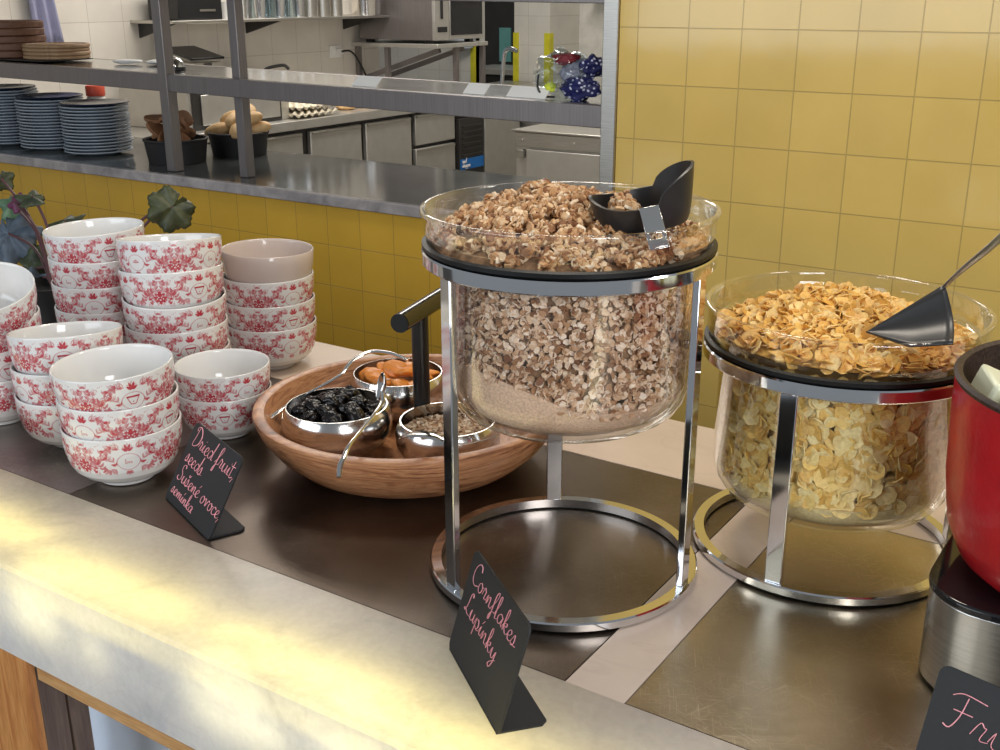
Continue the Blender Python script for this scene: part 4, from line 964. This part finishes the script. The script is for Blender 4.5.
# bread baskets
def basket(x, y, label, kind):
    t = thing('bread_basket', label, 'basket', (x, y, .0562))
    mb = MB(); mb.lathe([(0, 0), (.096, 0), (.106, .07), (.108, .078), (.104, .078), (.092, .006), (0, .005)], 72)
    mb.v = [(v[0]*(1+.012*math.sin(36*math.atan2(v[1], v[0])+v[2]*400)), v[1]*(1+.012*math.sin(36*math.atan2(v[1], v[0])+v[2]*400)), v[2]) for v in mb.v]
    mb.build('basket_wall', M['wicker'], t); MB().tube([(.106*math.cos(a), .106*math.sin(a), .078) for a in np.linspace(0, 2*PI, 49)[:-1]], .005, 8, closed=True).build('basket_rim', M['wicker'], t)
basket(-3.075, 2.60, 'round black wicker basket of dark bread slices by the post', 0)
basket(-3.035, 2.855, 'round black wicker basket of pale rolls behind the post', 1)
rme = [lump('bread_roll', M['bread'], .058, .028, .025, i+40, .10, .8) for i in range(3)]
for i, (dx, dy, z, rz) in enumerate([(-.05, -.03, .085, .6), (.04, -.04, .088, 2.2), (0, .03, .09, 1.2), (.055, .03, .09, .3), (-.045, .04, .092, 2.6), (.0, -.01, .122, 1.9), (.045, .0, .126, .8), (-.03, .012, .124, .2), (.02, .03, .148, 2.4)]):
    o = bpy.data.objects.new('bread_roll', rme[i % 3]); COL.objects.link(o); o.location = (-3.035+dx*1.15, 2.855+dy*1.15, .058+z); o.rotation_euler = (.2, -.2, rz)
    tag(o, 'pale crusty bread roll %s of the right basket, %s layer' % (side(dx, dy, .09), 'lower' if i < 5 else 'upper' if i < 8 else 'topmost'), 'bread', 'bread rolls in the right basket')
sme = MB(); sme.prism([(.045*math.cos(a)*(1.05), .032*math.sin(a)+.006*math.cos(2*a)) for a in np.linspace(0, 2*PI, 29)[:-1]], .012); so = sme.build('bread_slice', M['bread_brown'], bevel=.002)
slm = so.data; bpy.data.objects.remove(so); slm2 = slm.copy(); slm2.materials.clear(); slm2.materials.append(simple('bread_crumb', srgb(196, 158, 112), .7, var=.2))
for i in range(13):
    a = i*2.4; r_ = .02+.045*((i*7) % 5)/5; dx, dy = r_*math.cos(a), r_*math.sin(a)
    o = bpy.data.objects.new('bread_slice', slm2 if i % 4 == 1 else slm); COL.objects.link(o); o.location = (-3.075+dx, 2.60+dy, .140+.0085*i*.75-.02*(r_/.06)); o.rotation_euler = (.5+.5*math.sin(i), .4*math.cos(i*1.7), i*1.1); o.modifiers.new('b', 'BEVEL').width = .002
    tag(o, '%s bread slice %s of the left basket, %s' % ('light' if i % 4 == 1 else 'dark brown', side(dx, dy, .09), ['bottom layer', 'lower layer', 'upper layer', 'top layer'][min(3, i//4)]), 'bread', 'bread slices in the left basket')

# ---------------------------------------------------------------- kitchen run along the left wall
kr = thing('refrigerated_counter', 'stainless refrigerated counter with doors and drawers along the kitchen wall', 'counter', (-4.3, 4.3, -.9))
def kp(mb, name, mat, bevel=.002):
    o = mb.build(name, mat, kr, bevel=bevel); o.location = tuple(-a for a in kr.location); return o
kp(MB().box(-4.64, -3.985, 2.95, 6.25, -.045, 0), 'worktop', M['steel_door'])
kp(MB().box(-4.64, -4.03, 2.95, 6.25, -.85, -.046), 'carcass', M['vent'])
def door_(y0, y1, z0, z1, name='door'):
    d = kp(MB().box(-4.028, -4.0, y0, y1, z0, z1), name, M['steel_door'], .004)
    h = MB().box(-4.0, -3.99, y0+.01, y1-.01, z1-.018, z1-.004).build('handle_lip', M['steel'], d, bevel=.001)
for y0, y1 in ((2.98, 3.37), (3.43, 3.83), (3.86, 4.20), (4.26, 4.66), (4.70, 5.10)): door_(y0, y1, -.62, -.065)
door_(5.14, 5.53, -.235, -.06, 'drawer'); door_(5.14, 5.53, -.43, -.255, 'drawer'); door_(5.14, 5.53, -.62, -.45, 'drawer')
kp(MB().box(-4.02, -3.985, 5.555, 5.815, -.62, -.12), 'vent_panel', M['vent'])
mb = MB()
for k in range(6): mb.box(-3.985, -3.978, 5.585, 5.79, -.175-.035*k, -.163-.035*k, Matrix.Identity(4))
kp(mb, 'vent_slats', M['vent'], .001)
kp(MB().box(-3.985, -3.98, 5.56, 5.81, -.43, -.365), 'blue_label', M['blue'], 0)
mb = MB()
for li, (txt, z) in enumerate((('and', -.388), ('shipper', -.415))):
    y = 5.575
    for ch in txt:
        adv, st = FONT[ch]
        for S in st: mb.tube(catmull([(-3.978, y+a*.03, z+b*.03) for a, b in S], 3), .0018, 4)
        y += adv*.03
kp(mb, 'label_lettering', M['paper'], 0)
kp(MB().box(-4.02, -3.985, 5.83, 6.24, -.85, -.05), 'side_panel', M['steel_door'])
# second fridge
f2 = thing('undercounter_fridge', 'stainless undercounter unit with recessed door seen under the shelf', 'fridge', (-2.55, 4.6, -.9))
FZ = -.028
def fp(mb, name, mat, bevel=.002, par=None):
    o = mb.build(name, mat, par or f2, bevel=bevel); o.location = (-f2.location.x, -f2.location.y, -f2.location.z+FZ); return o
fp(MB().box(-2.97, -2.12, 4.62, 5.2, -.86, -.004), 'cabinet', M['steel_door'])
fp(MB().box(-2.98, -2.11, 4.59, 5.21, -.004, .006), 'top_plate', M['steel'])
fp(MB().box(-2.965, -2.125, 4.600, 4.62, -.075, -.006), 'control_strip', M['steel'])
dd = fp(MB().box(-2.90, -2.125, 4.600, 4.618, -.80, -.085), 'door', M['steel_door'], .004)
fp(MB().box(-2.955, -2.915, 4.596, 4.615, -.13, -.09), 'hinge', M['steel']); fp(MB().box(-2.955, -2.915, 4.596, 4.615, -.40, -.37), 'hinge', M['steel'])
for x in (-2.92, -2.63, -2.33): fp(MB().lathe([(0, 0), (.007, 0), (.006, .004), (0, .005)], 16, (0, 0, 0)), 'screw', M['chrome'], 0).matrix_local = Matrix.Translation((x+2.55, .0-.0, .86+FZ)) @ Matrix.Rotation(PI/2, 4, 'X')

# items on the worktop
ov = thing('countertop_cooker', 'stainless countertop cooker behind the bread baskets', 'cooker', (-4.3, 3.9, .001))
def op(mb, name, mat, bevel=.003):
    return mb.build(name, mat, ov, bevel=bevel)
op(MB().box(-.26, .22, -.36, .30, 0, .20), 'cooker_body', M['steel_door']); op(MB().box(-.26, .235, -.38, .32, .20, .235), 'cooker_top', M['steel'])
op(MB().box(.221, .226, -.34, .24, .0, .18), 'front_glass', M['vent']); op(MB().box(.227, .236, -.29, .22, .02, .16), 'front_door', M['steel_door'])
gp = thing('contact_grill', 'small grill with raised black lid on top of the cooker', 'grill', (-4.28, 3.80, .237))
gp.scale = (.8, .72, .8)
MB().box(-.12, .10, -.13, .12, 0, .075).build('grill_body', M['steel'], gp, bevel=.003)
MB().box(.101, .104, -.05, .02, .0, .07).build('grill_front', M['vent'], gp)
MB().box(-.15, .12, -.17, .12, 0, .014, Matrix.Translation((0, 0, .115)) @ Matrix.Rotation(.22, 4, 'Y')).build('grill_lid', M['black_gloss'], gp, bevel=.003)
sv = thing('steel_food_warmer', 'low steel warmer with black lid handle beside the cooker', 'warmer', (-4.28, 4.30, .001))
MB().box(-.2, -.005, -.07, .24, 0, .19).build('warmer_body', M['steel_door'], sv, bevel=.004); MB().box(-.18, -.02, -.05, .22, .19, .205).build('warmer_lid', M['steel'], sv, bevel=.003)
MB().tube(catmull([(-.05, -.02, .205), (-.04, .0, .235), (-.04, .12, .245), (-.05, .17, .225)], 5), .009, 8).build('lid_handle', M['black'], sv)
for k in range(2):
    mb = MB(); NX, NY = 43, 31
    mb.grid(NX, NY, lambda u, v: ((v-.5)*.24, (u-.5)*.30, .02+.017*math.sin(u*PI*12)*math.sin(v*PI*10)))
    o = mb.build('egg_tray', M['eggtray'], solid=.002); o.location = (-4.13, 4.34+.01*k, .002+.036*k); tag(o, 'white moulded egg tray, %s of two on the steel worktop' % ORD[2][k], 'tray', 'egg trays on the worktop')
for i, (y, s) in enumerate(((4.72, .05), (4.86, .045), (5.0, .04))):
    me = lump('pastry', M['bread'], s, s*1.2, .022, 60+i, .2, 1); o = bpy.data.objects.new('pastry', me); COL.objects.link(o); o.location = (-4.15, y, .02); tag(o, 'small browned pastry on the worktop, %s from the egg trays' % ['nearest', 'second', 'farthest'][i], 'pastry', 'pastries on the worktop')

# wall shelf with glassware
ws = thing('wall_shelf', 'long steel wall shelf carrying cups and jars in the kitchen', 'shelf', (-4.5, 4.5, .47))
MB().box(-.15, .16, -.78, .92, -.0, .015).build('shelf_board', M['steel'], ws, bevel=.002)
for y in (-.72, .0, .80): MB().prism([(-.15, 0), (.12, 0), (-.15, -.07)], .012, Matrix.Translation((0, y, 0)) @ Matrix.Rotation(PI/2, 4, 'X')).build('bracket', M['vent'], ws)
sz = .4852
bo = thing('black_speaker_box', 'black electric box at the left end of the wall shelf', 'box', (-4.47, 3.95, sz)); MB().box(-.11, .11, -.17, .11, 0, .16).build('box_body', M['black'], bo, bevel=.006); MB().box(.111, .116, -.04, .06, .04, .05).build('front_badge', M['steel'], bo)
def vessel(name, y, r0, r1, h, mat, label, cat, group, x=-4.42):
    o = MB().lathe([(0, 0), (r0, 0), (r1, h), (r1-.003, h), (r0-.003, .005), (0, .005)], 28).build(name, mat); o.location = (x, y, sz); return tag(o, label, cat, group)
vessel('cup', 4.135, .026, .042, .085, M['white_ware'], 'white cup beside the black box on the wall shelf', 'cup', 'cups on the wall shelf')
cnt = 0
for row, x in enumerate((-4.40, -4.50)):
    for i in range(5):
        cnt += 1; vessel('drinking_glass', 4.36+i*.072, .027, .033, .12, M['glass2'] if i % 2 else M['chrome'], '%s tumbler %s in the %s row on the wall shelf' % ('clear' if i % 2 else 'silvery', ['nearest the post', 'second from the post', 'in the middle', 'fourth from the post', 'farthest from the post'][i], ['front', 'rear'][row]), 'glass', 'tumblers on the wall shelf', x)
for i in range(2): vessel('pepper_mill', 4.20+i*.06, .018, .014, .15, M['steel'], 'slim steel shaker %s the white cup' % ['right beside', 'second from'][i], 'shaker', 'shakers on the wall shelf')
for i in range(3): vessel('steel_canister', 4.76+i*.105, .040, .042, .13, M['steel'], 'steel canister on the wall shelf, %s' % ['left of three', 'middle of three', 'right of three'][i], 'canister', 'canisters on the wall shelf')
vessel('steel_pan', 5.24, .085, .09, .10, M['cutlery'], 'wide shiny steel pan at the right end of the wall shelf', 'pan', None)
# microwave on its bracket shelf
bs = thing('microwave_shelf', 'steel bracket shelf with legs under the microwave', 'shelf', (-4.3, 5.6, 0))
MB().box(-.35, .31, -.24, .28, .30, .325).build('shelf_board', M['steel_door'], bs, bevel=.003)
for y in (-.14, .1): MB().box(-.34, .26, -.012, .012, -.014, .014, Matrix.Translation((0, y, .21)) @ Matrix.Rotation(-.30, 4, 'Y')).build('brace', M['rail'], bs)
for x, y in ((-.33, -.20), (-.1, -.2), (.28, -.02), (.28, .26)): MB().box(x-.014, x+.014, y-.014, y+.014, .001, .30).build('leg', M['rail'], bs)
mw = thing('microwave_oven', 'stainless microwave oven with dark door high in the kitchen', 'microwave', (-4.28, 5.6, .345))
MB().box(-.30, .25, -.24, .26, 0, .34).build('casing', M['rail'], mw, bevel=.004)
MB().box(.25, .272, -.24, -.10, .0, .34).build('control_panel', M['steel_door'], mw, bevel=.003); MB().box(.272, .277, -.185, -.165, .12, .30).build('dial_slot', M['black'], mw); MB().box(.272, .276, -.215, -.125, .045, .075).build('nameplate', M['black'], mw)
MB().box(.25, .274, -.095, .26, .0, .34).build('door', M['steel_door'], mw, bevel=.003); MB().box(.274, .278, -.085, .235, .025, .30).build('door_glass', M['black_gloss'], [c for c in mw.children if c.name.startswith('door')][0])
for x, y in ((-.25, -.2), (.2, -.2), (.2, .2)): MB().box(x-.02, x+.02, y-.02, y+.02, -.02, 0).build('foot', M['black'], mw)
# socket and cable
so_ = thing('wall_socket', 'white wall socket with black plug cable in the kitchen', 'socket', (-4.649, 5.2, .275)); MB().box(0, .012, -.05, .05, -.035, .035).build('socket_plate', M['paper'], so_, bevel=.002); MB().box(.012, .04, .0, .035, -.015, .015).build('plug', M['paper'], so_)
MB().tube(catmull([(.04, .02, 0), (.06, .08, .0), (.05, .16, -.06), (.04, .24, -.16), (.04, .27, -.26)], 6), .006, 8).build('cable', M['black'], so_)
cb = MB().tube(catmull([(-4.63, 3.86, .40), (-4.62, 3.84, .30), (-4.63, 3.78, .18), (-4.62, 3.74, .05), (-4.6, 3.72, .02)], 6), .006, 8).build('grey_cable', M['black']); tag(cb, 'thin dark cable hanging down the white tiled wall by the post', 'cable')
ap = MB().grid(24, 12, lambda u, v: (-4.60+.012*math.sin(u*16), 3.13+.02*(1-v)+.10*u+.05*(1-v)*u, .395+.55*v)).build('hanging_apron', M['lavender'], solid=.004); tag(ap, 'lavender grey apron hanging on the white tiled wall', 'apron')
# faucet, dish of food, roll of paper towel, far room
fa = MB().tube(catmull([(-4.30, 6.50, .0), (-4.29, 6.5, .10), (-4.275, 6.5, .22), (-4.23, 6.5, .25), (-4.17, 6.49, .235)], 6), .014, 10).build('faucet', M['chrome']); tag(fa, 'curved chrome kitchen tap rising behind the shelf', 'tap')
sk = thing('sink_unit', 'steel sink counter behind the pass shelf in the kitchen', 'sink', (-3.9, 6.55, -.9))
MB().box(-.65, .55, -.22, .40, .86, .90).build('sink_top', M['steel'], sk, bevel=.003); MB().box(-.63, .53, -.20, .38, .0, .86).build('sink_cabinet', M['steel_door'], sk, bevel=.003)
di = thing('food_dish', 'dish of orange-brown food under the microwave', 'dish', (-4.3, 5.86, .001))
MB().lathe([(0, 0), (.08, 0), (.13, .03), (.128, .033), (.08, .006), (0, .006)], 40).build('dish_plate', M['vent'], di)
blob('food', M['orangefood'], (0, 0, .035), (.11, .11, .02), 9, .4, di); blob('white_topping', M['paper'], (.05, .03, .06), (.025, .03, .016), 10, .3, di)
pt_ = thing('towel_dispenser', 'white rounded paper towel dispenser on the far kitchen wall', 'dispenser', (-4.93, 6.94, .37)); MB().lathe([(0, -.16), (.07, -.15), (.09, -.10), (.09, .12), (.07, .15), (0, .16)], 32).build('dispenser_body', M['cloth'], pt_); MB().box(-.03, .03, -.095, -.085, -.14, -.12).build('slot', M['vent'], pt_)
fc = thing('dark_fridge', 'dark tall cabinet in the room beyond the kitchen', 'cabinet', (-5.6, 9.2, -.9)); MB().box(-.55, .28, -.3, .3, 0, 1.9).build('cabinet_body', M['vent'], fc, bevel=.004); MB().box(-.30, -.18, -.32, -.3, .9, 1.2).build('teal_door', M['teal'], fc); MB().box(.1, .13, -.34, -.3, .8, 1.5).build('door_handle', M['steel'], fc)
tb = thing('side_table', 'steel side table in the room beyond the kitchen', 'table', (-5.2, 8.2, -.9)); MB().box(-.5, .5, -.3, .3, .86, .9).build('tabletop', M['steel_door'], tb); MB().box(-.48, .48, -.26, .28, .3, .85).build('table_body', M['vent'], tb)
for x in (-.46, .46): MB().box(x-.02, x+.02, -.28, -.24, 0, .3).build('leg', M['steel'], tb)
ht = thing('high_bracket_shelf', 'small wall shelf on the white wall at the top of the kitchen', 'shelf', (-3.72, 7.3, .56)); MB().box(-.35, .5, -.12, .12, 0, .02).build('shelf_board', M['steel'], ht); MB().prism([(0, 0), (.2, 0), (0, -.12)], .015, Matrix.Translation((-.12, .1, 0)) @ Matrix.Rotation(-PI/2, 4, 'Z') @ Matrix.Rotation(PI/2, 4, 'X')).build('bracket', M['steel'], ht)
